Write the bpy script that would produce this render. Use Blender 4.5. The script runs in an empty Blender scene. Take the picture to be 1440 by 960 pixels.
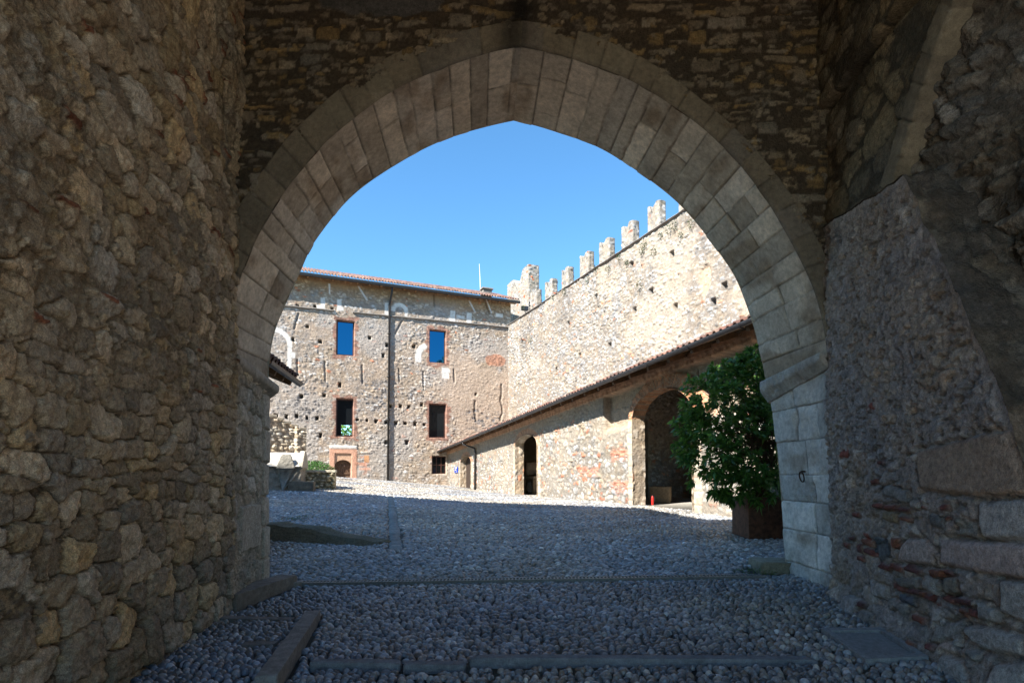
import bpy, bmesh, math, random
import numpy as np
from mathutils import Vector, Matrix

random.seed(7)
C = bpy.context.scene.collection
sc = bpy.context.scene
rad = math.radians

# ------------------------------------------------------------------ camera model
FPX = 790.0
PIT = rad(2.5)
HOR = 191.0                       # horizon below the picture's middle, in photo pixels
SHP = HOR - FPX * math.tan(PIT)

def ray(px, py):
    xc = (px - 720) / FPX
    yc = (480 - py + SHP) / FPX
    return np.array([xc, math.cos(PIT) - math.sin(PIT) * yc, math.sin(PIT) + math.cos(PIT) * yc])

def at(px, py, Y):
    d = ray(px, py)
    return d * (Y / d[1])

class Plane:
    """vertical plane: u runs along D, v is the height; n faces the courtyard / passage"""
    def __init__(s, O, D, n):
        s.O = np.array([O[0], O[1], 0.0]); L = math.hypot(*D)
        s.D = np.array([D[0] / L, D[1] / L, 0.0]); s.n = np.array([n[0], n[1], 0.0]); s.n /= np.linalg.norm(s.n)
    def uv(s, px, py):
        d = ray(px, py); t = s.O.dot(s.n) / d.dot(s.n); p = d * t
        return float((p - s.O).dot(s.D)), float(p[2])
    def u(s, px, py=600): return s.uv(px, py)[0]
    def pt(s, u, v, off=0.0):
        return s.O + s.D * u + s.n * off + np.array([0, 0, v])
    def grid(s, U, V, H):
        return (s.O[None, None] + s.D[None, None] * U[..., None] + s.n[None, None] * H[..., None]
                + np.stack([0 * V, 0 * V, V], -1))

# ------------------------------------------------------------------ numpy noise
_rs = np.random.RandomState(11)
T = _rs.rand(256, 256)
T3 = _rs.rand(64, 64, 64)

def vn(x, y, seed=0):
    xi = np.floor(x).astype(np.int64); yi = np.floor(y).astype(np.int64)
    a = x - xi; b = y - yi
    a = a * a * a * (a * (a * 6 - 15) + 10); b = b * b * b * (b * (b * 6 - 15) + 10)
    xi = xi + seed * 37; yi = yi + seed * 71
    g = lambda i, j: T[(xi + i) & 255, (yi + j) & 255]
    return (g(0, 0) * (1 - a) + g(1, 0) * a) * (1 - b) + (g(0, 1) * (1 - a) + g(1, 1) * a) * b

def fbm(x, y, o=4, seed=0, r=.5):
    s = 0; w = 1; t = 0
    for k in range(o):
        s = s + w * vn(x * 2 ** k + 13.7 * k, y * 2 ** k + 5.1 * k, seed + k); t += w; w *= r
    return s / t

def vn3(p):
    i = np.floor(p).astype(np.int64); f = p - i; f = f * f * (3 - 2 * f)
    r = 0
    for a in (0, 1):
        for b in (0, 1):
            for c in (0, 1):
                w = (f[:, 0] if a else 1 - f[:, 0]) * (f[:, 1] if b else 1 - f[:, 1]) * (f[:, 2] if c else 1 - f[:, 2])
                r = r + w * T3[(i[:, 0] + a) & 63, (i[:, 1] + b) & 63, (i[:, 2] + c) & 63]
    return r

def fbm3(p, o=4, r=.5):
    s = 0; w = 1; t = 0
    for k in range(o):
        s = s + w * vn3(p * 2 ** k + 7.3 * k); t += w; w *= r
    return s / t

def sst(a, b, x):
    t = np.clip((x - a) / (b - a), 0, 1); return t * t * (3 - 2 * t)

def mix(a, b, t):
    t = np.asarray(t)[..., None]
    return a * (1 - t) + b * t

# ------------------------------------------------------------------ stone layouts
def rubble(U, V, seed, w, h, rowvar=.35, jit=.36, warp=.22, p=3.0, wave=.5):
    """irregular coursed rubble: a warped Voronoi pattern laid in courses of uneven height"""
    rs = np.random.RandomState(seed)
    wu = U + warp * w * 2 * (fbm(U / w * 1.4, V / h * 1.2, 3, seed + 1) - .5)
    wv = V + warp * h * 2 * (fbm(U / w * 1.4 + 40, V / h * 1.2, 3, seed + 5) - .5)
    wv = wv + h * wave * 2 * (vn(U / (w * 4.5), V / (h * 3.5), seed + 9) - .5)
    n = int((V.max() - V.min()) / (h * (1 - rowvar))) + 16
    bounds = V.min() - 3 * h + np.concatenate([[0], np.cumsum(h * (1 + rowvar * (rs.rand(n) * 2 - 1)))])
    rc = np.interp(wv, bounds, np.arange(n + 1)); r = np.floor(rc).astype(np.int64)
    rsc = .7 + .75 * rs.rand(n + 4); rof = rs.rand(n + 4) * 10
    f1 = np.full(U.shape, 9.0); f2 = np.full(U.shape, 9.0)
    k1 = np.zeros(U.shape, np.int64); d1 = np.zeros(U.shape); e1 = np.zeros(U.shape)
    for dr in (-1, 0, 1):
        rr = np.clip(r + dr, 0, n + 1); s = rsc[rr]
        uc = wu / (w * s) + rof[rr]; c = np.floor(uc).astype(np.int64)
        for dc in (-1, 0, 1):
            cc = c + dc
            a = T[(cc * 7 + seed) & 255, (rr * 13 + 5) & 255]; b = T[(cc * 11 + 3) & 255, (rr * 5 + seed) & 255]
            g = T[(cc * 3 + 91) & 255, (rr * 17 + seed * 3) & 255]
            du = (uc - cc - .5 - jit * (2 * a - 1)) * (.8 + .4 * s); dv = rc - rr - .5 - jit * .6 * (2 * b - 1)
            d = (np.abs(du) ** p + np.abs(dv) ** p) ** (1 / p) * (.82 + .42 * g)
            key = (cc & 4095) * 4096 + rr
            nw = d < f1
            f2 = np.where(nw, f1, np.minimum(f2, d))
            k1 = np.where(nw, key, k1); d1 = np.where(nw, du, d1); e1 = np.where(nw, dv, e1)
            f1 = np.where(nw, d, f1)
    cid = k1 // 4096; rid = k1 % 4096
    rnd = lambda q: T[(cid * 29 + q * 53 + seed) & 255, (rid * 41 + q * 17) & 255]
    return f2 - f1, rnd, d1, e1

def coursed(U, V, seed, w, h, rowvar=.35, warp=.1, gapw=.02, split=.34):
    """roughly squared blocks in uneven courses; some blocks are split in two"""
    rs = np.random.RandomState(seed)
    wu = U + warp * w * 2 * (fbm(U / w, V / h * .8, 4, seed + 1, .6) - .5); wv = V + .9 * h * (vn(U / (w * 2.6), V / (h * 2.2), seed + 8) - .5) + warp * h * 2.6 * (fbm(U / w * .8, V / h * .8, 4, seed + 5, .6) - .5)
    n = int((V.max() - V.min()) / (h * (1 - rowvar))) + 16
    b = V.min() - 3 * h + np.concatenate([[0], np.cumsum(h * (1 + rowvar * (rs.rand(n) * 2 - 1)))])
    r = np.clip(np.searchsorted(b, wv) - 1, 0, n - 1); rh = b[r + 1] - b[r]
    rsc = w * (.65 + .8 * rs.rand(n)); rof = rs.rand(n) * 10
    uc = wu / rsc[r] + rof[r]; j = lambda c: .62 * (T[(c * 7 + seed) & 255, (r * 13 + 5) & 255] - .5)
    tl = .22 * (T[(r * 3 + 1) & 255, np.floor(uc).astype(np.int64) & 255] - .5) * (wv - b[r]) / rh     # leaning sides
    uc = uc + tl; c = np.floor(uc).astype(np.int64)
    c = np.where(uc < c + j(c), c - 1, c); c = np.where(uc > c + 1 + j(c + 1), c + 1, c)
    bl, br = c + j(c), c + 1 + j(c + 1); eu = np.minimum(uc - bl, br - uc) * rsc[r]
    v0 = (wv - b[r]) / rh; H_ = lambda q: T[(c * 29 + q * 53 + seed) & 255, (r * 41 + q * 17) & 255]
    sp = np.where(H_(30) < split, .36 + .28 * H_(31), 9.); up = v0 > sp; lo = np.where(up, sp, 0); hi = np.where((sp < 1) & ~up, sp, 1)
    ev = np.minimum(v0 - lo, hi - v0) * rh
    R = .035; e = R - np.hypot(np.maximum(R - eu, 0), np.maximum(R - ev, 0)); e = np.where((eu > R) & (ev > R), np.minimum(eu, ev), e)
    sub = up.astype(np.int64)
    rnd = lambda q: T[(c * 29 + q * 53 + seed + sub * 97) & 255, (r * 41 + q * 17 + sub * 31) & 255]
    e = e - gapw * (.2 + 1.2 * rnd(33) ** 2)
    return e / (.5 * h), rnd, (uc - (bl + br) / 2) / (br - bl + 1e-6), (v0 - (lo + hi) / 2) / (hi - lo)

def palette(t, cols):
    cols = np.array(cols); i = np.clip((t * len(cols)).astype(int), 0, len(cols) - 1)
    return cols[i]

def stone_wall(U, V, seed, w, h, cols, mortar, depth=.05, mort=.35, mvar=.3, joint=.16, rough=.012, brick=.03,
               brickcol=(.33, .10, .05), p=3.0, jit=.36, warp=.22, mscale=1.2, rowvar=.35, wave=.5, tone=.3, mextra=0, chinks=False, facet=1.0, offs=(.45, .75), gap=0.0, style=None, gapw=.02, split=.34, flat=1.0):
    """heights (metres, outwards) and colours for a rubble wall. mort: 0..1 how far mortar fills the joints"""
    e, rnd, du, dv = coursed(U, V, seed, w, h, rowvar, warp, gapw, split) if style else rubble(U, V, seed, w, h, rowvar, jit, warp, p, wave)
    e = e + .075 * (fbm(U / .045, V / .045, 3, seed + 60, .6) - .5)
    s = sst(0.0, joint, e)
    dome = 1 - .22 * flat * (1 - np.clip(e / .5, 0, 1)) ** 2
    off = offs[0] + offs[1] * rnd(1)
    tilt = (rnd(2) - .5) * du * .9 + (rnd(3) - .5) * dv * 1.1
    chip = 0
    for q in (11, 13, 15):                                 # broken facets at random angles
        an = rnd(q) * 6.283; chip = chip + np.maximum(0, du * np.cos(an) + dv * np.sin(an) - .06 - .26 * rnd(q + 1)) * (.6 + 1.3 * rnd(q + 2))
    so = rnd(8) * 37
    fine = fbm(U / .05 + so, V / .05, 4, seed + 20, .62) - .5
    mid = fbm(U / .15 + so, V / .11 + so, 3, seed + 25) - .5
    crag = np.abs(fbm(U / .11 + so * 3, V / .09, 3, seed + 28) - .5)
    hs = depth * (s * (off * dome + tilt * .6 * flat - facet * chip) - .12) + rough * (fine * 1.9 + mid * 2.2 - facet * 2.2 * crag) * s
    ml = mort + mvar * 2 * (fbm(U / mscale, V / mscale, 3, seed + 30) - .5) + mextra
    hm = depth * (ml + .25 * mid) + rough * (1.9 * fine + 1.2 * (fbm(U / .025, V / .025, 2, seed + 33) - .5))
    t = rnd(4)
    col = palette(t, cols) * (1 - tone + 2 * tone * rnd(5))[..., None]
    isb = rnd(6) < brick
    col = np.where(isb[..., None], np.array(brickcol) * (.7 + .7 * rnd(7))[..., None], col)
    mc = np.array(mortar) * (.75 + .5 * fbm(U / .06, V / .06, 4, seed + 50, .6))[..., None]
    if chinks:                                             # small stones packed into the mortar
        e2, r2, a2, b2 = rubble(U, V, seed + 70, w * .36, h * .42, .4, .42, .4, p)
        e2 = e2 + .2 * (fbm(U / .03, V / .03, 2, seed + 64) - .5); k2 = sst(.12, .30, e2) * (r2(3) < .38)
        hm = hm + depth * k2 * (.05 + .34 * r2(1) + (r2(2) - .5) * (a2 + b2) * .6)
        mc = mix(mc, palette(r2(4), cols) * (.65 + .6 * r2(5))[..., None], k2 * .9)
    k = sst(-.006, .006, hs - hm)
    H = np.maximum(hs, hm)
    if gap:                                                # open, raked-out joints here and there
        gm = sst(.40, .55, fbm(U / (w * 1.3), V / (w * 1.3), 3, seed + 36)); H = H - gap * sst(.085, .015, e) * gm * (1 - .7 * sst(.0, .03, hm - hs))
    mott = .74 + .52 * fbm(U / .07 + so, V / .07, 4, seed + 40, .65)
    warmth = fbm(U / .5, V / .5, 3, seed + 44) - .5
    col = col * mott[..., None] * (1 + warmth[..., None] * np.array([.25, .05, -.25]))
    mc = mc * (1 + warmth[..., None] * np.array([.2, .05, -.2]))
    c = mix(mc, col, k)
    return H, c, k, rnd

def blocks(u, v, seed, rmin, rmax, nsplit, joint=.012, warp=.008):
    """dressed blocks: rows along u, each row split along v (v in metres from 0 to vmax)"""
    rs = np.random.RandomState(seed); vmax = v.max()
    u = u + warp * 2 * (fbm(u * 6, v * 6, 2, seed) - .5); v = v + warp * 2 * (fbm(u * 6 + 9, v * 6, 2, seed + 3) - .5)
    b = [u.min() - .05]
    while b[-1] < u.max() + .1: b.append(b[-1] + rs.uniform(rmin, rmax))
    b = np.array(b); r = np.clip(np.searchsorted(b, u) - 1, 0, len(b) - 2)
    e = np.minimum(u - b[r], b[r + 1] - u)
    sp = []
    for i in range(len(b)):
        k = rs.choice(nsplit); cuts = np.sort((np.arange(1, 4) / (k) + rs.uniform(-.14, .14, 3)) * vmax)
        cuts[k - 1:] = 99; sp.append(cuts)
    sp = np.array(sp); idx = np.zeros(u.shape, int)
    for j in range(3):
        cu = sp[r, j]; idx = idx + (v > cu); e = np.minimum(e, np.where(cu < 90, np.abs(v - cu), 9))
    rnd = lambda q: T[(r * 29 + q * 53 + seed) & 255, (idx * 41 + q * 17 + r * 7) & 255]
    return e, rnd

def inpoly(U, V, P):
    P = np.asarray(P); c = np.zeros(U.shape, bool)
    for i in range(len(P)):
        x0, y0 = P[i - 1]; x1, y1 = P[i]
        if y0 == y1: continue
        k = ((y0 > V) != (y1 > V)) & (U < (x1 - x0) * (V - y0) / (y1 - y0) + x0)
        c ^= k
    return c

def sdrect(U, V, u0, u1, v0, v1):
    """negative inside"""
    return np.maximum(np.maximum(u0 - U, U - u1), np.maximum(v0 - V, V - v1))

# ------------------------------------------------------------------ objects
ORG = {}
def link(o, parent=None, base=None):
    C.objects.link(o)
    if parent is not None: o.parent = parent
    return o

def thing(name, label, cat, loc, group=None, kind=None):
    o = bpy.data.objects.new(name, None); o.empty_display_size = .2; C.objects.link(o)
    o.location = [float(a) for a in loc]; o['label'] = label; o['category'] = cat
    if group: o['group'] = group
    if kind: o['kind'] = kind
    ORG[o.name] = np.array([float(a) for a in loc])
    return o

def tag(o, label, cat, group=None, kind=None):
    o['label'] = label
    if cat: o['category'] = cat
    if group: o['group'] = group
    if kind: o['kind'] = kind
    return o

def origin(o):
    p = np.zeros(3)
    while o is not None:
        p = p + ORG.get(o.name, np.zeros(3)); o = o.parent
    return p

def mesh(name, V, F, mat, parent=None, col=None, smooth=True, loc=None, label=None):
    """V world coordinates (n,3); F list of faces or (m,4)/(m,3) int array"""
    V = np.asarray(V, dtype=np.float64).reshape(-1, 3)
    if loc is None and parent is None:
        loc = np.array([(V[:, 0].min() + V[:, 0].max()) / 2, (V[:, 1].min() + V[:, 1].max()) / 2, V[:, 2].min()])
    base = origin(parent)
    if loc is None: loc = base * 0 + base
    loc = np.asarray(loc, float)
    Vl = V - loc
    me = bpy.data.meshes.new(name)
    if isinstance(F, np.ndarray):
        k = F.shape[1]; m = len(F)
        me.vertices.add(len(Vl)); me.vertices.foreach_set('co', Vl.astype(np.float32).ravel())
        me.loops.add(m * k); me.loops.foreach_set('vertex_index', F.astype(np.int32).ravel())
        me.polygons.add(m); me.polygons.foreach_set('loop_start', np.arange(0, m * k, k, dtype=np.int32))
        me.update(calc_edges=True); me.validate()
    else:
        me.from_pydata([tuple(map(float, v)) for v in Vl], [], [tuple(int(i) for i in f) for f in F]); me.update()
    me.polygons.foreach_set('use_smooth', np.full(len(me.polygons), smooth))
    if col is not None:
        col = np.asarray(col, float)
        if col.ndim == 1: col = np.tile(col, (len(V), 1))
        a = me.color_attributes.new('Col', 'FLOAT_COLOR', 'POINT')
        a.data.foreach_set('color', np.concatenate([col.reshape(-1, 3), np.ones((len(V), 1))], 1).astype(np.float32).ravel())
    me.materials.append(mat)
    o = bpy.data.objects.new(name, me); C.objects.link(o)
    if parent is not None: o.parent = parent
    o.location = [float(a) for a in (loc - base)]
    ORG[o.name] = loc - base
    if label: o['label'] = label
    return o

def grid_obj(name, P, col, mat, parent=None, keep=None, flip=False, **kw):
    nu, nv = P.shape[:2]
    i = np.arange(nu * nv).reshape(nu, nv)
    F = np.stack([i[:-1, :-1], i[1:, :-1], i[1:, 1:], i[:-1, 1:]], -1)
    if flip: F = F[..., ::-1]
    F = F.reshape(-1, 4)
    V = P.reshape(-1, 3); cc = None if col is None else col.reshape(-1, 3)
    if keep is not None:
        F = F[keep[:-1, :-1].ravel()]
        used = np.zeros(len(V), bool); used[F.ravel()] = True
        m = np.cumsum(used) - 1; F = m[F]; V = V[used]
        if cc is not None: cc = cc[used]
    return mesh(name, V, F, mat, parent, cc, **kw)

class MB:
    """collects simple shapes for ONE mesh"""
    def __init__(s): s.V = []; s.F = []; s.n = 0
    def add(s, V, F):
        V = np.asarray(V, float).reshape(-1, 3)
        s.V.append(V); s.F += [tuple(int(i) + s.n for i in f) for f in F]; s.n += len(V); return s
    def box(s, c, size, rz=0.0, bev=.0, axes=None):
        c = np.asarray(c, float); hx, hy, hz = [a / 2 for a in size]
        if axes is None:
            ca, sa = math.cos(rz), math.sin(rz); A = np.array([[ca, sa, 0], [-sa, ca, 0], [0, 0, 1.0]])
        else: A = np.array(axes, float)
        b = min(bev, hx * .9, hy * .9, hz * .9)
        if b <= 0:
            L = np.array([[x, y, z] for x in (-hx, hx) for y in (-hy, hy) for z in (-hz, hz)])
            F = [(0, 1, 3, 2), (4, 6, 7, 5), (0, 4, 5, 1), (2, 3, 7, 6), (0, 2, 6, 4), (1, 5, 7, 3)]
            return s.add(c + L @ A, F)
        bm = bmesh.new(); bmesh.ops.create_cube(bm, size=1)
        for v in bm.verts: v.co = Vector((v.co.x * 2 * hx, v.co.y * 2 * hy, v.co.z * 2 * hz))
        bmesh.ops.bevel(bm, geom=list(bm.edges), offset=b, segments=2, affect='EDGES', profile=.5)
        bm.verts.index_update(); L = np.array([v.co[:] for v in bm.verts]); F = [[v.index for v in f.verts] for f in bm.faces]; bm.free()
        return s.add(c + L @ A, F)
    def tube(s, pts, r, seg=10, cap=True):
        pts = [np.asarray(p, float) for p in pts]; rr = r if hasattr(r, '__len__') else [r] * len(pts)
        V = []; prev = None
        for i, p in enumerate(pts):
            t = pts[min(i + 1, len(pts) - 1)] - pts[max(i - 1, 0)]; t /= np.linalg.norm(t) + 1e-9
            if prev is None:
                a = np.array([0, 0, 1.0]) if abs(t[2]) < .9 else np.array([1.0, 0, 0])
                x = np.cross(a, t)
            else: x = prev - t * prev.dot(t)
            x /= np.linalg.norm(x); y = np.cross(t, x); prev = x
            for k in range(seg):
                q = 2 * math.pi * k / seg; V.append(p + rr[i] * (math.cos(q) * x + math.sin(q) * y))
        F = []
        for i in range(len(pts) - 1):
            for k in range(seg):
                a = i * seg + k; b = i * seg + (k + 1) % seg; F.append((a, b, b + seg, a + seg))
        if cap: F.append(tuple(range(seg))[::-1]); F.append(tuple((len(pts) - 1) * seg + k for k in range(seg)))
        return s.add(V, F)
    def prism(s, poly, axis_fn, d0, d1):
        """poly list of (a,b); axis_fn(a,b,d)->xyz"""
        n = len(poly); V = [axis_fn(a, b, d0) for a, b in poly] + [axis_fn(a, b, d1) for a, b in poly]
        F = [tuple(range(n)), tuple(range(2 * n - 1, n - 1, -1))] + [(i, i + n, (i + 1) % n + n, (i + 1) % n) for i in range(n)]
        return s.add(V, F)
    def build(s, name, mat, parent=None, smooth=False, **kw):
        V = np.concatenate(s.V); 
        o = mesh(name, V, s.F, mat, parent, smooth=smooth, **kw)
        bm = bmesh.new(); bm.from_mesh(o.data); bmesh.ops.recalc_face_normals(bm, faces=bm.faces); bm.to_mesh(o.data); bm.free()
        return o

def rock(name, poly_fn, mat, parent=None, n=24, amp=.02, scale=.15, col=(.3, .28, .25), colvar=.35, seed=0, rnd=.12, fine=.006, **kw):
    """rough stone block: cube surface grid, rounded, mapped through poly_fn(x,y,z in -1..1)->world"""
    L = np.linspace(-1, 1, n); a, b = np.meshgrid(L, L, indexing='ij'); o = np.ones_like(a)
    sides = [(a, b, o), (b, a, -o), (o, a, b), (-o, b, a), (b, o, a), (a, -o, b)]
    V = np.concatenate([np.stack(q, -1).reshape(-1, 3) for q in sides])
    ii = np.arange(n * n).reshape(n, n); f = np.stack([ii[:-1, :-1], ii[1:, :-1], ii[1:, 1:], ii[:-1, 1:]], -1).reshape(-1, 4)
    F = np.concatenate([f + k * n * n for k in range(6)])
    q = (np.abs(V) ** 6).sum(1) ** (1 / 6.0)
    V = V * (1 - rnd + rnd / q * 1.0)[:, None] if rnd > 0 else V
    W = poly_fn(V)
    c = W.mean(0)
    d = V / np.linalg.norm(V, axis=1)[:, None]
    X = W + seed * 3.17 + 20
    hN = (fbm3(X / scale, 4) - .5) * 2 * amp + (fbm3(X / .035, 3, .6) - .5) * 2 * fine
    ex = poly_fn(V * 1.01) - W; ex /= np.linalg.norm(ex, axis=1)[:, None] + 1e-9
    W = W + ex * hN[:, None]
    cc = np.array(col) * (1 - colvar + 2 * colvar * fbm3(X / .11, 4, .6))[:, None]
    # weld the seams
    key = np.round(V * 2000).astype(np.int64); _, ix, inv = np.unique(key, axis=0, return_index=True, return_inverse=True)
    inv = inv.ravel()
    return mesh(name, W[ix], inv[F], mat, parent, cc[ix], **kw)

def boxmap(c, size, rz=0.0, tilt=(0, 0), taper=0):
    ca, sa = math.cos(rz), math.sin(rz); c = np.asarray(c, float)
    def f(V):
        L = V * np.array(size) / 2
        L = L.copy(); L[:, 2] += L[:, 0] * tilt[0] + L[:, 1] * tilt[1]
        if taper: L[:, 1] *= 1 - taper * (V[:, 0] + 1) / 2
        return c + np.stack([L[:, 0] * ca - L[:, 1] * sa, L[:, 0] * sa + L[:, 1] * ca, L[:, 2]], 1)
    return f

# ------------------------------------------------------------------ materials
def newmat(name):
    m = bpy.data.materials.new(name); m.use_nodes = True
    nt = m.node_tree; b = nt.nodes['Principled BSDF']; return m, nt, b

def stone_mat(name, s_col=18, s_bump=45, bump=.5, dist=.012, rough=.88, lo=.72, hi=1.25, spec=.25, base=None, grain=.3):
    m, nt, b = newmat(name); N = nt.nodes; L = nt.links
    tc = N.new('ShaderNodeTexCoord')
    n1 = N.new('ShaderNodeTexNoise'); n1.inputs['Scale'].default_value = s_col; n1.inputs['Detail'].default_value = 7; n1.inputs['Roughness'].default_value = .65
    n2 = N.new('ShaderNodeTexNoise'); n2.inputs['Scale'].default_value = s_bump; n2.inputs['Detail'].default_value = 6; n2.inputs['Roughness'].default_value = .6
    L.new(tc.outputs['Object'], n1.inputs['Vector']); L.new(tc.outputs['Object'], n2.inputs['Vector'])
    mr = N.new('ShaderNodeMapRange'); mr.inputs['From Min'].default_value = .3; mr.inputs['From Max'].default_value = .7
    mr.inputs['To Min'].default_value = lo; mr.inputs['To Max'].default_value = hi; L.new(n1.outputs['Fac'], mr.inputs['Value'])
    n3 = N.new('ShaderNodeTexNoise'); n3.inputs['Scale'].default_value = s_col * 6.5; n3.inputs['Detail'].default_value = 4; n3.inputs['Roughness'].default_value = .7
    L.new(tc.outputs['Object'], n3.inputs['Vector'])
    m3 = N.new('ShaderNodeMapRange'); m3.inputs['From Min'].default_value = .32; m3.inputs['From Max'].default_value = .68
    m3.inputs['To Min'].default_value = 1 - grain; m3.inputs['To Max'].default_value = 1 + grain; L.new(n3.outputs['Fac'], m3.inputs['Value'])
    mm = N.new('ShaderNodeMath'); mm.operation = 'MULTIPLY'; L.new(mr.outputs[0], mm.inputs[0]); L.new(m3.outputs[0], mm.inputs[1]); mr = mm
    if base is None:
        a = N.new('ShaderNodeAttribute'); a.attribute_name = 'Col'; src = a.outputs['Color']
    else:
        a = N.new('ShaderNodeRGB'); a.outputs[0].default_value = (*base, 1); src = a.outputs[0]
    vm = N.new('ShaderNodeVectorMath'); vm.operation = 'SCALE'; L.new(src, vm.inputs[0]); L.new(mr.outputs[0], vm.inputs['Scale'])
    L.new(vm.outputs[0], b.inputs['Base Color'])
    bp = N.new('ShaderNodeBump'); bp.inputs['Strength'].default_value = bump; bp.inputs['Distance'].default_value = dist
    L.new(n2.outputs['Fac'], bp.inputs['Height']); L.new(bp.outputs[0], b.inputs['Normal'])
    b.inputs['Roughness'].default_value = rough; b.inputs['Specular IOR Level'].default_value = spec
    return m

def plain_mat(name, col, rough=.6, metal=0.0, spec=.4, s=12, var=.25, bump=.15, bs=60, stretch=None):
    m, nt, b = newmat(name); N = nt.nodes; L = nt.links
    tc = N.new('ShaderNodeTexCoord'); n1 = N.new('ShaderNodeTexNoise'); n1.inputs['Scale'].default_value = s; n1.inputs['Detail'].default_value = 5
    if stretch:
        mp = N.new('ShaderNodeMapping'); mp.inputs['Scale'].default_value = stretch
        L.new(tc.outputs['Object'], mp.inputs['Vector']); L.new(mp.outputs[0], n1.inputs['Vector'])
    else: L.new(tc.outputs['Object'], n1.inputs['Vector'])
    cr = N.new('ShaderNodeValToRGB'); cr.color_ramp.elements[0].position = .3; cr.color_ramp.elements[1].position = .7
    cr.color_ramp.elements[0].color = (*[c * (1 - var) for c in col], 1); cr.color_ramp.elements[1].color = (*[c * (1 + var) for c in col], 1)
    L.new(n1.outputs['Fac'], cr.inputs['Fac']); L.new(cr.outputs['Color'], b.inputs['Base Color'])
    if bump:
        n2 = N.new('ShaderNodeTexNoise'); n2.inputs['Scale'].default_value = bs; L.new(tc.outputs['Object'], n2.inputs['Vector'])
        bp = N.new('ShaderNodeBump'); bp.inputs['Strength'].default_value = bump; bp.inputs['Distance'].default_value = .01
        L.new(n2.outputs['Fac'], bp.inputs['Height']); L.new(bp.outputs[0], b.inputs['Normal'])
    b.inputs['Roughness'].default_value = rough; b.inputs['Metallic'].default_value = metal; b.inputs['Specular IOR Level'].default_value = spec
    return m

M = {}
M['rubble'] = stone_mat('rubble_stone', 24, 42, .9, .03, lo=.6, hi=1.38, grain=.5)
M['dressed'] = stone_mat('dressed_stone', 16, 70, .6, .010, grain=.25)
M['farstone'] = stone_mat('courtyard_stone', 6, 14, .6, .04, lo=.78, hi=1.22)
M['pebble'] = stone_mat('pebble_stone', 30, 90, .25, .004, rough=.27, lo=.72, hi=1.28, spec=.6, grain=.2)
M['ground'] = stone_mat('ground_earth', 14, 40, .6, .02, rough=.9)
M['tile'] = stone_mat('roof_tile', 9, 40, .4, .01, rough=.85)
M['metal'] = plain_mat('dark_gutter_metal', (.045, .045, .05), .45, .6)
M['pipe'] = plain_mat('drainpipe_metal', (.03, .028, .028), .5, .4)
M['iron'] = plain_mat('rusty_iron', (.06, .035, .025), .7, .5, s=40, var=.5)
M['grate'] = plain_mat('grate_steel', (.20, .19, .175), .5, .3, s=30)
M['wood'] = plain_mat('old_wood', (.24, .14, .07), .75, s=8, var=.4, stretch=(1, 1, 6), bump=.3)
M['board'] = plain_mat('eaves_board_wood', (.40, .27, .155), .75, s=6, var=.25, stretch=(1, 1, 6), bump=.2)
M['rafter'] = plain_mat('rafter_wood', (.12, .07, .04), .75, s=8, var=.4, bump=.3)
M['doorwood'] = plain_mat('door_wood', (.10, .055, .03), .75, s=8, var=.45, stretch=(6, 6, 1), bump=.3)
M['corten'] = plain_mat('corten_steel', (.13, .055, .03), .75, .15, s=14, var=.45)
M['frame'] = plain_mat('window_frame_paint', (.06, .025, .018), .5)
M['white'] = plain_mat('white_paint', (.75, .75, .72), .5, var=.06, bump=0)
M['red'] = plain_mat('red_paint', (.5, .02, .015), .35, var=.1, bump=0)
M['blue'] = plain_mat('blue_sign_paint', (.015, .04, .30), .4, var=.1, bump=0)
M['dark'] = plain_mat('dark_interior', (.02, .018, .016), .9)
M['soil'] = plain_mat('soil', (.05, .035, .025), .95, s=30, var=.5)
def pane_mat(name, col, metal, rough=.03):
    m, nt, b = newmat(name); b.inputs['Base Color'].default_value = (*col, 1); b.inputs['Metallic'].default_value = metal
    b.inputs['Roughness'].default_value = rough
    n = nt.nodes.new('ShaderNodeTexNoise'); n.inputs['Scale'].default_value = 1.5
    bp = nt.nodes.new('ShaderNodeBump'); bp.inputs['Strength'].default_value = .03; nt.links.new(n.outputs['Fac'], bp.inputs['Height']); nt.links.new(bp.outputs[0], b.inputs['Normal'])
    return m
M['skyglass'] = pane_mat('coated_glass', (.02, .135, .25), 1.0)
M['glass'] = pane_mat('dark_glass', (.008, .010, .012), 0.0); M['glass'].node_tree.nodes['Principled BSDF'].inputs['Specular IOR Level'].default_value = .15
def leaf_mat(name, rough=.35):
    m, nt, b = newmat(name); N = nt.nodes; L = nt.links
    a = N.new('ShaderNodeAttribute'); a.attribute_name = 'Col'
    L.new(a.outputs['Color'], b.inputs['Base Color']); b.inputs['Roughness'].default_value = rough; b.inputs['Specular IOR Level'].default_value = .5
    tr = N.new('ShaderNodeBsdfTranslucent'); L.new(a.outputs['Color'], tr.inputs['Color'])
    mx = N.new('ShaderNodeMixShader'); mx.inputs['Fac'].default_value = .35
    L.new(b.outputs[0], mx.inputs[1]); L.new(tr.outputs[0], mx.inputs[2]); L.new(mx.outputs[0], N['Material Output'].inputs['Surface'])
    return m
M['leaf'] = leaf_mat('shrub_leaf'); M['grass'] = leaf_mat('grass_leaf', .6)

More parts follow.
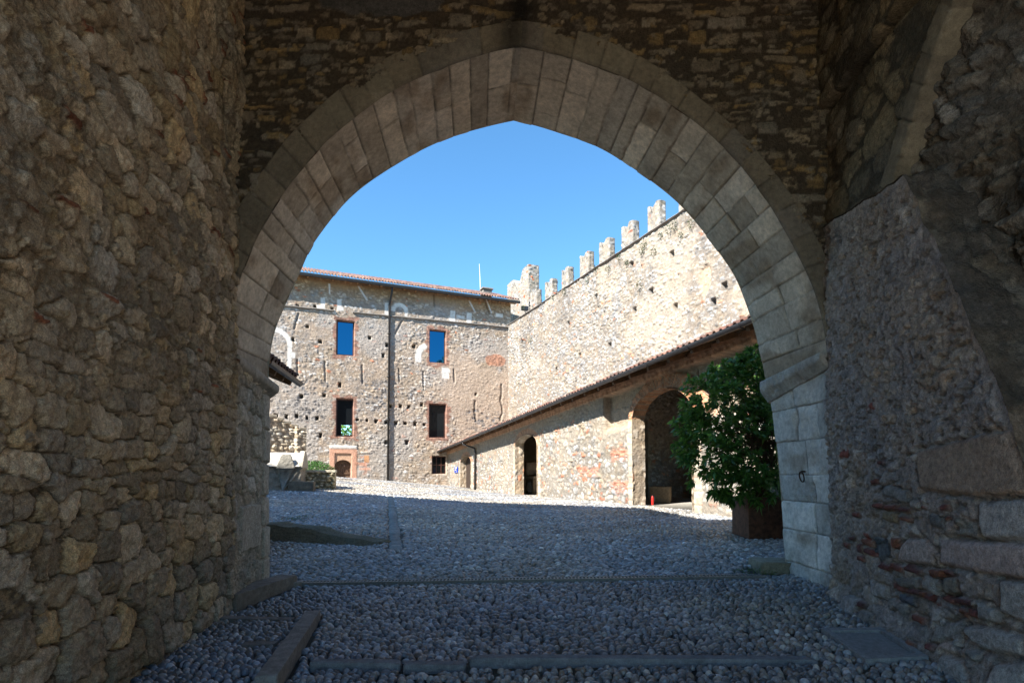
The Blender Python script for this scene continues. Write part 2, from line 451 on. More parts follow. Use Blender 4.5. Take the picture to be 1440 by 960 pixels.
# ------------------------------------------------------------------ palettes (linear base colours)
WARM = [(.45, .34, .22), (.39, .30, .20), (.50, .39, .265), (.34, .265, .185), (.42, .34, .25), (.46, .335, .19)]
SPAN = [(.215, .165, .112), (.245, .188, .125), (.175, .135, .095), (.22, .145, .065), (.19, .155, .115)]
GREY = [(.33, .30, .27), (.28, .26, .25), (.36, .32, .28), (.25, .22, .20)]
PALE = [(.285, .272, .253), (.245, .23, .208), (.325, .313, .297), (.205, .197, .186), (.25, .222, .186), (.165, .154, .143)]
FACE = [(.37, .33, .285), (.33, .285, .235), (.39, .355, .315), (.28, .245, .21), (.345, .28, .22), (.25, .21, .17), (.42, .395, .36)]

# ------------------------------------------------------------------ ground height
def gz(X, Y):
    X = np.asarray(X, float); Y = np.asarray(Y, float)
    z = np.interp(Y, [-60, -6, 0, 4, 8, 11, 16, 22, 45, 80, 400], [-3.2, -1.9, -1.67, -1.555, -1.42, -1.21, -1.0, -.90, -.96, -1.2, -3])
    z = z + .022 * np.clip(X, -4, 5) * (1 - sst(9, 16, Y)) * sst(2, 6, Y)
    z = z + np.clip(-(X + 1), 0, 16) * .085 * sst(11, 34, Y)
    return z
def gz1(x, y): return float(gz(np.array([x]), np.array([y]))[0])
def onground(px, py, it=30):
    d = ray(px, py); t = 8.0 / d[1]
    lo, hi = 1.0, 90.0
    for _ in range(60):
        mid = (lo + hi) / 2; p = d * mid / d[1]
        if p[2] > gz1(p[0], p[1]): lo = mid
        else: hi = mid
    return d * ((lo + hi) / 2) / d[1]

# ================================================================== GATEHOUSE
YN, YF = 6.6, 8.0
gate = thing('gatehouse', 'dark rubble stone gatehouse passage with a pointed arch framing the sunlit courtyard', 'gatehouse', (0, 7.3, -1.42))

def cat(pts, n):
    """Catmull-Rom through pts, n samples evenly spaced along the length"""
    P = np.array(pts, float); Q = np.vstack([2 * P[0] - P[1], P, 2 * P[-1] - P[-2]])
    out = []
    for i in range(1, len(Q) - 2):
        t = np.linspace(0, 1, 40, endpoint=False)[:, None]
        p0, p1, p2, p3 = Q[i - 1], Q[i], Q[i + 1], Q[i + 2]
        out.append(.5 * (2 * p1 + (p2 - p0) * t + (2 * p0 - 5 * p1 + 4 * p2 - p3) * t ** 2 + (3 * p1 - p0 - 3 * p2 + p3) * t ** 3))
    out = np.vstack(out + [P[-1:]])
    l = np.concatenate([[0], np.cumsum(np.linalg.norm(np.diff(out, axis=0), axis=1))])
    s = np.linspace(0, l[-1], n)
    return np.stack([np.interp(s, l, out[:, k]) for k in range(out.shape[1])], 1)

def prof(px, Y, n):
    P = cat([at(x, y, Y) for x, y in px], n); k = max(3, n // 14) | 1; h = k // 2
    Q = np.vstack([2 * P[0] - P[h:0:-1], P, 2 * P[-1] - P[-2:-h - 2:-1]]); w = np.hanning(k + 2)[1:-1]; w /= w.sum()
    return np.stack([np.convolve(Q[:, i], w, 'valid') for i in range(3)], 1)

nearL = [(314, 545), (316, 505), (320, 465), (330, 415), (350, 360), (372, 315), (400, 270), (440, 220), (475, 185), (549, 130), (621, 97), (690, 74), (733, 66)]
farL = [(377, 562), (378, 520), (381, 490), (388, 460), (400, 432), (412, 405), (427, 372), (443, 339), (499, 272), (582, 217), (638, 192), (690, 177), (722, 170)]
nearR = [(733, 66), (775, 75), (804, 83), (888, 114), (971, 167), (1027, 217), (1071, 272), (1099, 317), (1125, 365), (1145, 410), (1158, 460), (1166, 520)]
farR = [(722, 170), (750, 176), (782, 186), (849, 211), (932, 267), (977, 311), (1027, 378), (1043, 411), (1060, 460), (1070, 500), (1079, 545)]
jambN = [(1166, 520), (1171, 590), (1178, 680), (1187, 770), (1198, 900)]
jambF = [(1079, 545), (1088, 590), (1096, 670), (1101, 740), (1108, 860)]
ringL = [(296, 545), (298, 480), (306, 410), (320, 340), (332, 300), (350, 270), (400, 200), (440, 160), (480, 125), (549, 80), (621, 53), (690, 37), (735, 31)]
ringR = [(735, 31), (775, 37), (804, 42), (888, 75), (971, 130), (1043, 192), (1093, 250), (1127, 300), (1152, 345), (1178, 400), (1196, 460), (1204, 520)]

NS = 330
def soffit(name, pn, pf, seed, rmin, rmax, cols, nsplit, label=None, worn=0.0, n=NS, tone=.16):
    A = prof(pn, YN, n); B = prof(pf, YF, n)
    nv = 76; t = np.linspace(0, 1, nv)[None, :, None]
    P = A[:, None] * (1 - t) + B[:, None] * t
    l = np.concatenate([[0], np.cumsum(np.linalg.norm(np.diff(A, axis=0), axis=1))])
    U = np.repeat(l[:, None], nv, 1); V = np.repeat(np.linspace(0, YF - YN, nv)[None], n, 0)
    e, rnd = blocks(U, V, seed, rmin, rmax, nsplit)
    j = sst(.0, .016, e)
    H = -.020 * (1 - j) + (rnd(1) - .5) * .022 * j + .010 * (fbm(U / .08, V / .08, 4, seed + 4) - .5) + .016 * (fbm(U / .35, V / .35, 2, seed + 8) - .5)
    if worn: H = H + worn * np.minimum(0, fbm(U / .3, V / .2, 4, seed + 12) - .5) * 2 * (1 - .6 * sst(.0, .10, e))
    c = palette(rnd(4), cols) * (1 - tone + 2 * tone * rnd(5))[..., None]
    c = c * (.66 + .66 * fbm(U / .3, V / .3, 5, seed + 15, .6))[..., None]
    stain = sst(.55, .75, fbm(U / .5, V / .9, 4, seed + 19)); c = mix(c, c * np.array((.60, .52, .44)), stain * .8)
    c = c * (.40 + .60 * sst(0, .005 + .016 * fbm(U / .2, V / .2, 2, seed + 23), e))[..., None]
    du = np.gradient(P, axis=0); dv = np.gradient(P, axis=1); N = np.cross(dv, du); N /= np.linalg.norm(N, axis=-1, keepdims=True) + 1e-9
    ctr = np.array([.05, 7.3, 1.2]); sgn = np.sign(((ctr - P) * N).sum(-1, keepdims=True)); N = N * np.sign(sgn.mean())
    return grid_obj(name, P + N * H[..., None], c, M['dressed'], gate, label=label), A, B

BLK = [(.53, .44, .34), (.48, .395, .30), (.56, .465, .36), (.51, .435, .35)]
JMB = [(.60, .55, .49), (.55, .51, .46), (.63, .58, .52), (.50, .465, .42)]
sL, A1, B1 = soffit('arch_soffit', nearL, farL, 3, .20, .36, BLK, [1, 2, 2, 3], 'pale dressed stone blocks lining the underside of the arch, left half', worn=.022, tone=.24)
sR, A2, B2 = soffit('arch_soffit', nearR, farR, 8, .20, .36, BLK, [1, 2, 2, 3], 'pale dressed stone blocks lining the underside of the arch, right half', worn=.022, tone=.24)
sJ, A3, B3 = soffit('jamb', jambN, jambF, 14, .36, .46, JMB, [2, 2, 3], 'pale grey worn ashlar jamb with an iron ring on it', worn=.075, n=260, tone=.2)

def ring(name, pin, pout, seed):
    n = 260; A = prof(pin, YN, n); B = prof(pout, YN, n); nv = 30
    # section: out of the soffit edge, across the face, back into the wall
    t = np.linspace(0, 1, nv)[None, :, None]
    P = A[:, None] * (1 - t) + B[:, None] * t
    l = np.concatenate([[0], np.cumsum(np.linalg.norm(np.diff(A, axis=0), axis=1))])
    U = np.repeat(l[:, None], nv, 1); V = np.repeat(np.linspace(0, .3, nv)[None], n, 0)
    e, rnd = blocks(U, V + 0 * U, seed, .24, .40, [1])
    j = sst(0, .013, e)
    H = .045 - .018 * (1 - j) + (rnd(1) - .5) * .014 * j + .012 * (fbm(U / .1, V / .1, 4, seed + 4) - .5)
    H[:, 0] = 0.0; H[:, 1] = .03; H[:, -2] = .03; H[:, -1] = -.12
    c = palette(rnd(4), [(.19, .15, .105), (.155, .125, .09), (.21, .17, .12), (.17, .14, .11)]) * (.75 + .45 * fbm(U / .25, V / .25, 4, seed + 9))[..., None] * (.5 + .5 * j)[..., None]
    st = np.exp(-((P[..., 0] - .02 + .15 * (fbm(P[..., 2] * 3, P[..., 0] * 3, 3, 5) - .5)) / .17) ** 2) * .75   # soot and water stain under the crown
    c = c * (1 - st)[..., None]
    Q = P.copy(); Q[..., 1] -= H
    return grid_obj(name, Q, c, M['dressed'], gate, label='ring of dark grey brown arch stones')
ring('arch_ring', nearL, ringL, 21); ring('arch_ring', nearR, ringR, 27)

# ---- wall above the arch, facing into the passage
def spandrel():
    r = .02
    u = np.arange(-3.6, 4.05, r); v = np.arange(.9, 6.05, r); U, V = np.meshgrid(u, v, indexing='ij')
    H, c, k, rnd = stone_wall(U, V, 31, .30, .17, SPAN, (.062, .044, .028), depth=.055, mort=.55, mvar=.45, joint=.12, offs=(.45, .75), facet=.4, style='c', gapw=.034, brick=.0, chinks=True,
                              warp=.13, rowvar=.38, wave=.35, mscale=.6, brickcol=(.16, .07, .04))
    # smooth grey plaster patch high on the left, sooty streak above the crown
    a = at(440, -12, YN); b = at(622, 26, YN)
    d = sdrect(U, V, a[0], b[0], b[2], 9) + .5 * (fbm(U * 2.2, V * 2.2, 4, 7) - .5)
    kp = sst(.02, -.03, d)
    H = H * (1 - kp) + (.03 + .01 * fbm(U * 6, V * 6, 3, 3)) * kp
    c = mix(c, np.array((.085, .076, .068)) * (.7 + .6 * fbm(U * 4, V * 4, 4, 12))[..., None], kp)
    st = np.exp(-((U - .08 + .25 * (fbm(V * 2.5, U * 2.5, 3, 5) - .5)) / .19) ** 2) * .8
    c = c * (1 - st)[..., None]
    A = prof(nearL, YN, 80); B = prof(nearR, YN, 80); oL = prof(ringL, YN, 80); oR = prof(ringR, YN, 80)
    mid = np.vstack([(A * .4 + oL * .6), (B * .4 + oR * .6)])[:, [0, 2]]
    poly = np.vstack([[mid[0, 0], -3], mid, [mid[-1, 0], -3]])
    keep = ~inpoly(U + r / 2, V + r / 2, poly)
    P = np.stack([U, YN - H, V], -1)
    grid_obj('arch_wall', P, c, M['rubble'], gate, keep=keep, label='dark coursed rubble wall over the arch')
spandrel()

# ---- the passage's left wall
LW = Plane((-2.404, 0), (-.138, 1), (1, .138))
def left_wall():
    r = .0105
    u = np.concatenate([np.arange(-2.38, 2.6, .06), np.arange(2.6, 8.02, r)]); v = np.arange(-1.78, 6.02, r); U, V = np.meshgrid(u, v, indexing='ij')
    lowc = sst(1.15, .35, V + .35 * (fbm(U * 1.1, V * 1.1, 2, 61) - .5))           # courses of bigger blocks low down
    topk = sst(1.9, 3.0, V + (U - 5) * .55 + .8 * (fbm(U * .9, V * .9, 2, 66) - .5))  # clear stones near the far top corner
    Hm, cm, km, rn = stone_wall(U, V, 41, .30, .20, WARM, (.27, .205, .135), depth=.085, mort=.50, mvar=.55, joint=.085, rough=.022, brick=.0, chinks=True, facet=.35, offs=(.75, .45), gap=.06, tone=.36,
                                p=4.5, jit=.44, warp=.16, rowvar=.5, wave=.5, mscale=.8, mextra=.10 - .38 * topk, flat=.55)
    Hl, cl, kl, rn2 = stone_wall(U, V, 47, .275, .20, WARM, (.15, .112, .075), depth=.085, mort=.26, mvar=.45, joint=.075, rough=.022, brick=.0, chinks=True, facet=.22, offs=(.75, .5), gap=.07, tone=.36,
                                 p=6.0, jit=.40, warp=.12, rowvar=.5, wave=.3, mscale=.8, flat=.4)
    H = Hm * (1 - lowc) + Hl * lowc; c = mix(cm, cl, lowc)
    # red brick slivers wedged between the stones
    e, q, du, dv = rubble(U, V, 53, .24, .10, .3, .42, .3)
    br = (q(6) > .955) & (np.abs(dv) < .10 + .10 * q(2)) & (np.abs(du) < .30)
    br = br & (lowc < .6)
    H = np.where(br, H * .6 + .045 + .01 * q(1), H); c = np.where(br[..., None], np.array((.27, .105, .055)) * (.5 + .8 * q(8))[..., None], c)
    # squared quoins by the far corner
    q0 = 6.55 + .22 * (vn(V * 2.4, V * 0, 3) - .5)
    kq = sst(-.05, .05, U - q0) * sst(1.3, 1.15, V)
    Hq, cq, _, _ = stone_wall(U, V, 57, .24, .27, [(.44, .375, .29), (.39, .33, .255), (.47, .405, .325), (.36, .305, .235)], (.36, .30, .225), depth=.085, mort=.48, mvar=.35, joint=.11, rough=.014, brick=0, chinks=True,
                             p=5, jit=.22, warp=.15, rowvar=.4, wave=.25, facet=.4, offs=(.75, .35), gap=.03, tone=.15)
    # tall quoins right on the corner
    e2, r2 = blocks(V, np.clip(U - 7.55, 0, .5), 57, .34, .55, [1], warp=.02); kc = sst(7.62, 7.66, U + .04 * (r2(3) - .5))
    hc = .085 - .05 * sst(.03, 0, np.minimum(e2, np.abs(U - 7.64))) + (r2(1) - .5) * .02 + .022 * (fbm(U / .07, V / .09, 4, 71) - .5)
    Hq = Hq * (1 - kc) + hc * kc; cq = mix(cq, np.array((.44, .385, .31)) * (.75 + .4 * fbm(U / .2, V / .2, 5, 77, .6))[..., None], kc)
    H = H * (1 - kq) + Hq * kq; c = mix(c, cq, kq)
    # one tall pale quoin
    a = LW.uv(327, 712); b = LW.uv(353, 767)
    d = sdrect(U, V, a[0], b[0], b[1], a[1]) + .03 * (fbm(U * 9, V * 9, 3, 4) - .5)
    kk = sst(.01, -.01, d); H = H * (1 - kk) + kk * (.09 + .01 * fbm(U / .05, V / .05, 3, 9)); c = mix(c, np.array((.40, .355, .29)) * (.8 + .4 * fbm(U * 8, V * 8, 4, 2))[..., None], kk)
    H = H + .09 * (fbm(U * .8, V * .8, 2, 90) - .5)
    keep = ~((U > YN * 1.0095 - .02) & (V > 1.34))
    H = H - .03 * sst(7.85, 8.02, U)
    P = LW.grid(U, V, H)
    grid_obj('side_wall', P, c, M['rubble'], gate, keep=keep, label='rough rubble side wall with clear courses of blocks low down')
    # far return of the wall's corner
    v = np.arange(-1.78, 1.36, .03); w = np.arange(0, 1.2, .04)
    W, V = np.meshgrid(w, v, indexing='ij')
    Pc = LW.pt(8.01, 0, .03)
    P = np.stack([Pc[0] - W + .01 * fbm(V * 4, W * 4), Pc[1] + .0 * W + .02 * (fbm(W * 6, V * 6, 3, 5) - .5) - .01, V], -1)
    cc = np.array((.36, .31, .24)) * (.7 + .5 * fbm(W * 4, V * 4, 4, 8))[..., None]
    grid_obj('corner_return', P, cc, M['dressed'], gate)
left_wall()

# ---- the right side wall, its rib and the buttress in front of it
SW = Plane((3.08, 0), (.109, 1), (-1, .109))
BW = Plane((2.912, 0), (.1346, 1), (-1, .1346))
rib_px = [(1238, 310), (1262, 250), (1290, 160), (1318, 78), (1352, -10), (1400, -110)]
rib_uv = np.array([SW.uv(x, y) for x, y in rib_px])
def right_walls():
    r = .018
    u = np.concatenate([np.arange(-2.38, 2.2, .06), np.arange(2.2, 6.72, r)]); v = np.arange(-1.9, 6.02, r); U, V = np.meshgrid(u, v, indexing='ij')
    H, c, k, rn = stone_wall(U, V, 81, .44, .22, [(.17, .13, .085), (.19, .145, .09), (.145, .112, .075), (.195, .14, .08)], (.085, .065, .043), depth=.06, mort=.3, mvar=.4,
                             joint=.16, brick=.0, warp=.28, jit=.38, mscale=.9, rough=.014, p=3.2)
    H2, c2, k2, rn2 = stone_wall(U, V, 86, .28, .16, [(.145, .12, .095), (.17, .135, .10), (.125, .108, .092), (.21, .18, .15)], (.10, .08, .062), depth=.12, mort=.5, mvar=.6,
                                 joint=.14, brick=.0, warp=.4, jit=.42, mscale=.8, rough=.02, chinks=True)
    o = np.argsort(rib_uv[:, 1]); ru = np.interp(V, rib_uv[o, 1], rib_uv[o, 0])
    ru = np.where(V < rib_uv[:, 1].min(), rib_uv[0, 0], ru)
    kr = sst(0.02, -.04, U - ru)                        # nearer than the rib: set back
    H = H * (1 - kr) + (H2 - .05 - .42 * np.clip((ru - U) / 1.1, 0, 1)) * kr; c = mix(c, c2, kr)
    # projecting upper band with a dark gap under it
    l0 = SW.uv(1152, 168); l1 = SW.uv(1290, -5)
    vl = l0[1] + (U - l0[0]) * (l1[1] - l0[1]) / (l1[0] - l0[0]) + .03 * (fbm(U * 3, V * 0, 2, 3) - .5)
    H = H + (.07 * sst(0, .02, V - vl) - .10 * sst(.05, .0, np.abs(V - vl + .035))) * (1 - kr)
    P = SW.grid(U, V, H)
    grid_obj('side_wall', P, c, M['rubble'], gate, flip=True, keep=~((V < 2.62) & (U > 4.9)), label='dark brown rubble wall high above the buttress')
    # rib
    pts = cat([SW.pt(a, b) for a, b in rib_uv], 150); nv = 16
    T_ = np.gradient(pts, axis=0); T_ /= np.linalg.norm(T_, axis=1)[:, None]; n = SW.n; S = np.cross(T_, n)
    w = np.array([-.13, -.13, -.125, -.11, -.08, -.05, -.02, .02, .05, .08, .11, .125, .13, .13, .13, .13]); h = np.array([-.5, -.1, .05, .085, .09, .09, .09, .09, .09, .09, .085, .05, 0, -.1, -.3, -.5])
    U2 = np.repeat(np.linspace(0, 4, 150)[:, None], nv, 1); V2 = np.repeat(w[None] + h[None], 150, 0)
    e, rnd = blocks(U2, V2 - V2.min(), 92, .4, .62, [1])
    g = .030 * (1 - sst(0, .018, e)) - .022 * (fbm(U2 * 9, V2 * 9, 3, 6) - .5)
    P = pts[:, None] + S[:, None] * w[None, :, None] + n[None, None] * (h[None, :, None] - g[..., None])
    cc = palette(rnd(4), [(.19, .15, .10), (.215, .17, .115), (.165, .13, .09)]) * (.75 + .5 * fbm(U2 * 4, V2 * 4, 4, 3))[..., None]
    grid_obj('rib', P, cc, M['dressed'], gate, label='cut stone rib curving up the side wall')
    # buttress face
    r = .0125
    out = [BW.uv(*q) for q in [(1145, 338), (1172, 316), (1215, 290), (1287, 248)]]
    pk = BW.uv(1287, 248); e1 = BW.uv(1400, 490); e2 = BW.uv(1437, 575); 
    poly = [(6.68, -2)] + [(6.68, out[0][1])] + out + [BW.uv(1345, 368), e1, e2, BW.uv(1470, 680), (2.9, -2)]
    pd = np.array(poly[1:-1]); sd_ = np.concatenate([[0], np.cumsum(np.linalg.norm(np.diff(pd, axis=0), axis=1))]); ss = np.linspace(0, sd_[-1], 220)
    pe = np.stack([np.interp(ss, sd_, pd[:, 0]), np.interp(ss, sd_, pd[:, 1])], 1)
    pe += .075 * (np.stack([fbm(ss * 4, ss * 0, 4, 5), fbm(ss * 4, ss * 0 + 9, 4, 8)], 1) - .5) * sst(0, .3, ss)[:, None] * sst(0, .3, ss[-1] - ss)[:, None]
    poly = [poly[0]] + [tuple(q) for q in pe] + [poly[-1]]
    u = np.arange(2.9, 6.70, r); v = np.arange(-1.78, 3.0, r); U, V = np.meshgrid(u, v, indexing='ij')
    H, c, k, rn = stone_wall(U, V, 101, .24, .15, [(.38, .31, .265), (.42, .35, .30), (.33, .275, .24), (.36, .275, .21)], (.345, .283, .245), depth=.045, mort=.62, mvar=.55,
                             joint=.14, rough=.016, brick=.02, chinks=True, warp=.38, jit=.42, mscale=.75, mextra=0.12 * sst(-.6, .6, V) - .25 * sst(-.3, -1.1, V), brickcol=(.22, .065, .045))
    pit = fbm(U / .07, V / .05, 3, 120); H = H - .03 * sst(.58, .70, pit) * sst(-.9, .0, V)
    # brick courses low on the wall
    def quad_stone(cx, cy, w_, h_, col, pr, rot, nz, sd):
        nonlocal H, c
        a = BW.uv(cx, cy); b = BW.uv(cx + w_ / 2, cy); t_ = BW.uv(cx, cy - h_ / 2); hw, hh_ = abs(b[0] - a[0]), abs(t_[1] - a[1])
        m = (np.abs(U - a[0]) < hw * 2 + .1) & (np.abs(V - a[1]) < hh_ * 2 + .1)
        if not m.any(): return
        u_, v_ = U[m] - a[0], V[m] - a[1]; ca, sa = math.cos(rot), math.sin(rot); u2, v2 = u_ * ca + v_ * sa, -u_ * sa + v_ * ca
        d = np.maximum(np.abs(u2) - hw, np.abs(v2) - hh_) + nz * (fbm(U[m] * 14, V[m] * 14, 3, sd) - .5) + .006
        k = sst(.006, -.008, d); g = .022 * sst(.022, .0, np.abs(d - .008))
        H[m] = (H[m] - g) * (1 - k) + k * (pr + .012 * (fbm(U[m] / .05, V[m] / .05, 3, sd + 3) - .5) - .01 * sst(-.03, 0, d)); c[m] = mix(c[m], np.array(col) * (.65 + .7 * fbm(U[m] / .06, V[m] / .06, 4, sd + 7))[:, None], k)
    for i, (x, y, w_, h_) in enumerate([(385, 212, 40, 26), (440, 220, 50, 28), (503, 230, 45, 25), (513, 270, 40, 28), (290, 250, 30, 25), (245, 380, 25, 28), (275, 350, 30, 20), (345, 368, 45, 28), (358, 408, 45, 30), (318, 435, 35, 28),
              (314, 392, 22, 46), (470, 372, 30, 54), (418, 470, 55, 30), (475, 476, 52, 30), (543, 482, 70, 36), (645, 500, 60, 44), (692, 497, 30, 30), (490, 558, 55, 34), (550, 575, 45, 30), (588, 588, 36, 30), (612, 602, 30, 28),
              (700, 610, 60, 34), (765, 618, 75, 38), (765, 665, 42, 36), (811, 668, 44, 38), (572, 690, 45, 35), (335, 630, 36, 28), (565, 800, 34, 34), (635, 810, 35, 28), (370, 110, 34, 30), (405, 30, 30, 24), (600, 220, 25, 20), (688, 220, 36, 34), (700, 265, 26, 22)]):
        quad_stone(1120 + x / 3, 640 + y / 3, w_ / 3, h_ / 3, [(.17, .06, .05), (.20, .075, .055), (.14, .06, .055), (.22, .09, .055)][i % 4], .045 + .02 * T[i, 3], .25 * (T[i, 5] - .5), .02, i)
    for i, (x, y, w_, h_, col) in enumerate([(405, 388, 62, 72, (.11, .12, .13)), (525, 615, 62, 46, (.12, .13, .15)), (705, 552, 58, 66, (.20, .175, .13)), (780, 312, 92, 74, (.28, .25, .21)), (470, 160, 120, 52, (.24, .225, .21)), (440, 258, 58, 38, (.27, .20, .12)),
              (560, 210, 45, 36, (.34, .29, .25)), (620, 548, 70, 60, (.36, .32, .28)), (845, 628, 80, 36, (.36, .31, .27)), (680, 565, 60, 40, (.25, .22, .18)), (370, 690, 60, 60, (.22, .19, .17)), (290, 640, 70, 80, (.34, .29, .26)),
              (655, 285, 60, 50, (.16, .15, .14)), (405, 570, 80, 60, (.38, .34, .31)), (880, 670, 90, 70, (.30, .28, .26)), (700, 745, 110, 60, (.38, .35, .32)), (520, 540, 90, 40, (.22, .19, .16)), (490, 640, 80, 50, (.28, .25, .22)), (820, 840, 60, 40, (.28, .26, .24))]):
        quad_stone(1120 + x / 3, 640 + y / 3, w_ / 3, h_ / 3, col, .05 + .02 * T[i, 13], .3 * (T[i, 15] - .5), .055, 60 + i)
    # big cut blocks
    for pts_, col, pr in [([(1308, 634), (1400, 612), (1470, 600), (1470, 704), (1400, 697), (1316, 699)], (.33, .24, .18), .10),
                          ([(1395, 708), (1470, 700), (1470, 768), (1402, 757), (1394, 735)], (.44, .40, .37), .08),
                          ([(1338, 758), (1470, 765), (1470, 818), (1340, 793)], (.44, .345, .31), .085),
                          ([(1290, 758), (1316, 758), (1331, 775), (1328, 795), (1278, 789), (1281, 770)], (.46, .365, .32), .085),
                          ([(1378, 872), (1420, 885), (1460, 890), (1460, 925), (1400, 912), (1373, 890)], (.38, .355, .33), .09),
                          ([(1425, 815), (1470, 820), (1470, 880), (1428, 860)], (.37, .345, .32), .085),
                          ([(1345, 810), (1362, 812), (1366, 832), (1350, 836), (1343, 826)], (.27, .235, .19), .09),
                          ([(1370, 742), (1392, 738), (1394, 756), (1362, 752)], (.33, .30, .26), .07),
                          ([(1350, 920), (1380, 930), (1400, 965), (1350, 960)], (.37, .34, .31), .08),
                          ([(1424, 935), (1470, 930), (1470, 990), (1424, 990)], (.38, .35, .32), .09),
                          ([(1245, 765), (1262, 760), (1266, 780), (1250, 790)], (.13, .135, .14), .06),
                          ([(1330, 880), (1372, 870), (1372, 892), (1330, 905)], (.33, .30, .27), .07)]:
        q = np.array([BW.uv(x, y) for x, y in pts_]); cen = q.mean(0); d = np.full(U.shape, -9.)
        for i in range(len(q)):
            p0, p1 = q[i - 1], q[i]; nn = np.array([p1[1] - p0[1], -(p1[0] - p0[0])]); nn /= np.linalg.norm(nn) + 1e-9
            if nn.dot(cen - p0) > 0: nn = -nn
            d = np.maximum(d, (U - p0[0]) * nn[0] + (V - p0[1]) * nn[1])
        d = d + .02 * (fbm(U * 10, V * 10, 3, 14) - .5)
        kk = sst(.006, -.012, d); edge = sst(.03, 0, -d)
        gap = sst(.035, .0, np.abs(d - .014)) * .035
        hh = pr - .045 - .02 * edge + .014 * (fbm(U / .06, V / .06, 4, 33, .6) - .5)
        H = (H - gap) * (1 - kk) + hh * kk; c = mix(c, np.array(col) * (.75 + .5 * fbm(U / .12, V / .12, 5, 35, .65))[..., None], kk)
    H = H + .06 * (fbm(U * .9, V * .9, 2, 95) - .5)
    # foot kicks out a little
    H = H + .10 * sst(-1.15, -1.55, V)
    dist = np.full(U.shape, 9.0); pq = np.array(poly[1:-1])
    for i in range(0, len(pq) - 1):
        a_, b_ = pq[i], pq[i + 1]; ab = b_ - a_; t = np.clip(((U - a_[0]) * ab[0] + (V - a_[1]) * ab[1]) / (ab.dot(ab) + 1e-9), 0, 1); dist = np.minimum(dist, np.hypot(U - a_[0] - t * ab[0], V - a_[1] - t * ab[1]))
    kE = sst(.10, .01, dist); H = H * (1 - kE) + .03 * kE; H = H + .06
    keep = inpoly(U + r / 2, V + r / 2, np.array(poly))
    bt = grid_obj('buttress', BW.grid(U, V, H), c, M['rubble'], gate, keep=keep, label='grey mortared buttress face with red brick courses and big blocks at its foot')
    # its top and sloping end
    pq = np.array(poly[1:-1]); sl_ = np.concatenate([[0], np.cumsum(np.linalg.norm(np.diff(pq, axis=0), axis=1))]); ss = np.linspace(0, sl_[-1], 160)
    ed = np.stack([np.interp(ss, sl_, pq[:, 0]), np.interp(ss, sl_, pq[:, 1]), 0 * ss], 1); nv = 40
    w = np.linspace(0, .85, nv)
    E = np.array([BW.pt(a, b) for a, b, _ in ed])
    W = np.repeat(w[None], 160, 0); S = np.repeat(np.linspace(0, 6, 160)[:, None], nv, 1)
    P = E[:, None] - BW.n[None, None] * (W - .10)[..., None]
    Hn, cc, _, _ = stone_wall(S, W, 133, .26, .17, [(.125, .10, .078), (.105, .085, .066), (.145, .118, .09)], (.085, .067, .05), depth=.11, mort=.45, mvar=.5, joint=.12, rough=.02, chinks=True); Hn = (Hn - .05) * sst(0, .12, W) - .012  # stones far darker than the face: the end's shade put into the colour
    dE = np.gradient(E, axis=0); dE /= np.linalg.norm(dE, axis=1)[:, None]; up = np.cross(dE, BW.n); 
    P = P + up[:, None] * Hn[..., None]
    grid_obj('buttress_slope', P, cc, M['rubble'], gate, label='dark sloping end of the buttress')
right_walls()

# ---- impost mouldings
def impost(name, pts_top, pts_bot, proud, inward, seed, label):
    """pts: near and far picture points of the moulding's top and bottom edges on the jamb face"""
    a, b = at(*pts_top[0], YN - .04), at(*pts_top[1], YF + .02); d0, d1 = at(*pts_bot[0], YN - .04), at(*pts_bot[1], YF + .02)
    inw = np.array(inward, float)
    n = 70; s = np.linspace(0, 1, n)[:, None]
    top = a * (1 - s) + b * s; bot = d0 * (1 - s) + d1 * s
    sec = [(-.25, 1.0), (0, 1.0), (.55, 1.0), (.85, .98), (.97, .92), (1.0, .8), (1.0, .65), (.98, .55), (.9, .46), (.72, .36), (.5, .24), (.3, .12), (.12, .0), (-.25, 0)]
    sec = np.array(cat([np.array([*q, 0]) for q in sec], 36))[:, :2]
    P = top[:, None] * sec[None, :, 1:2] + bot[:, None] * (1 - sec[None, :, 1:2]) + inw[None, None] * (sec[None, :, 0:1] * proud)
    U = np.repeat(s * 1.5, 36, 1); V = np.repeat(np.linspace(0, .6, 36)[None], n, 0)
    wear = (fbm(U * 4, V * 5, 4, seed) - .42) * 2; joint = np.minimum(np.abs(U - .52), np.abs(U - 1.03))
    amt = -.05 * np.clip(-wear, 0, 1) - .02 * sst(.016, 0, joint) + .012 * (fbm(U * 16, V * 16, 3, seed + 3) - .5)
    amt = amt * sst(-.1, .3, sec[None, :, 0])
    P = P + inw[None, None] * amt[..., None] * 1.3
    c = np.array((.33, .285, .23)) * (.7 + .55 * fbm(U * 5, V * 5, 5, seed + 6, .6))[..., None]
    if name and seed > 200: c = c * np.array((1.15, 1.2, 1.28))
    # end caps by collapsing the first and last sections
    cen0 = P[0].mean(0); cen1 = P[-1].mean(0)
    P = np.concatenate([np.repeat(cen0[None, None], 36, 1), P, np.repeat(cen1[None, None], 36, 1)]); c = np.concatenate([c[:1], c, c[-1:]])
    return grid_obj(name, P, c, M['dressed'], gate, label=label)
impost('impost', [(318, 497), (377, 541)], [(318, 524), (375, 563)], .16, (1, 0, 0), 140, 'worn grey brown impost moulding at the left springing')
impost('impost', [(1166, 494), (1079, 536)], [(1167, 517), (1081, 566)], .115, (-1, 0, 0), 240, 'broken pale impost moulding at the right springing')

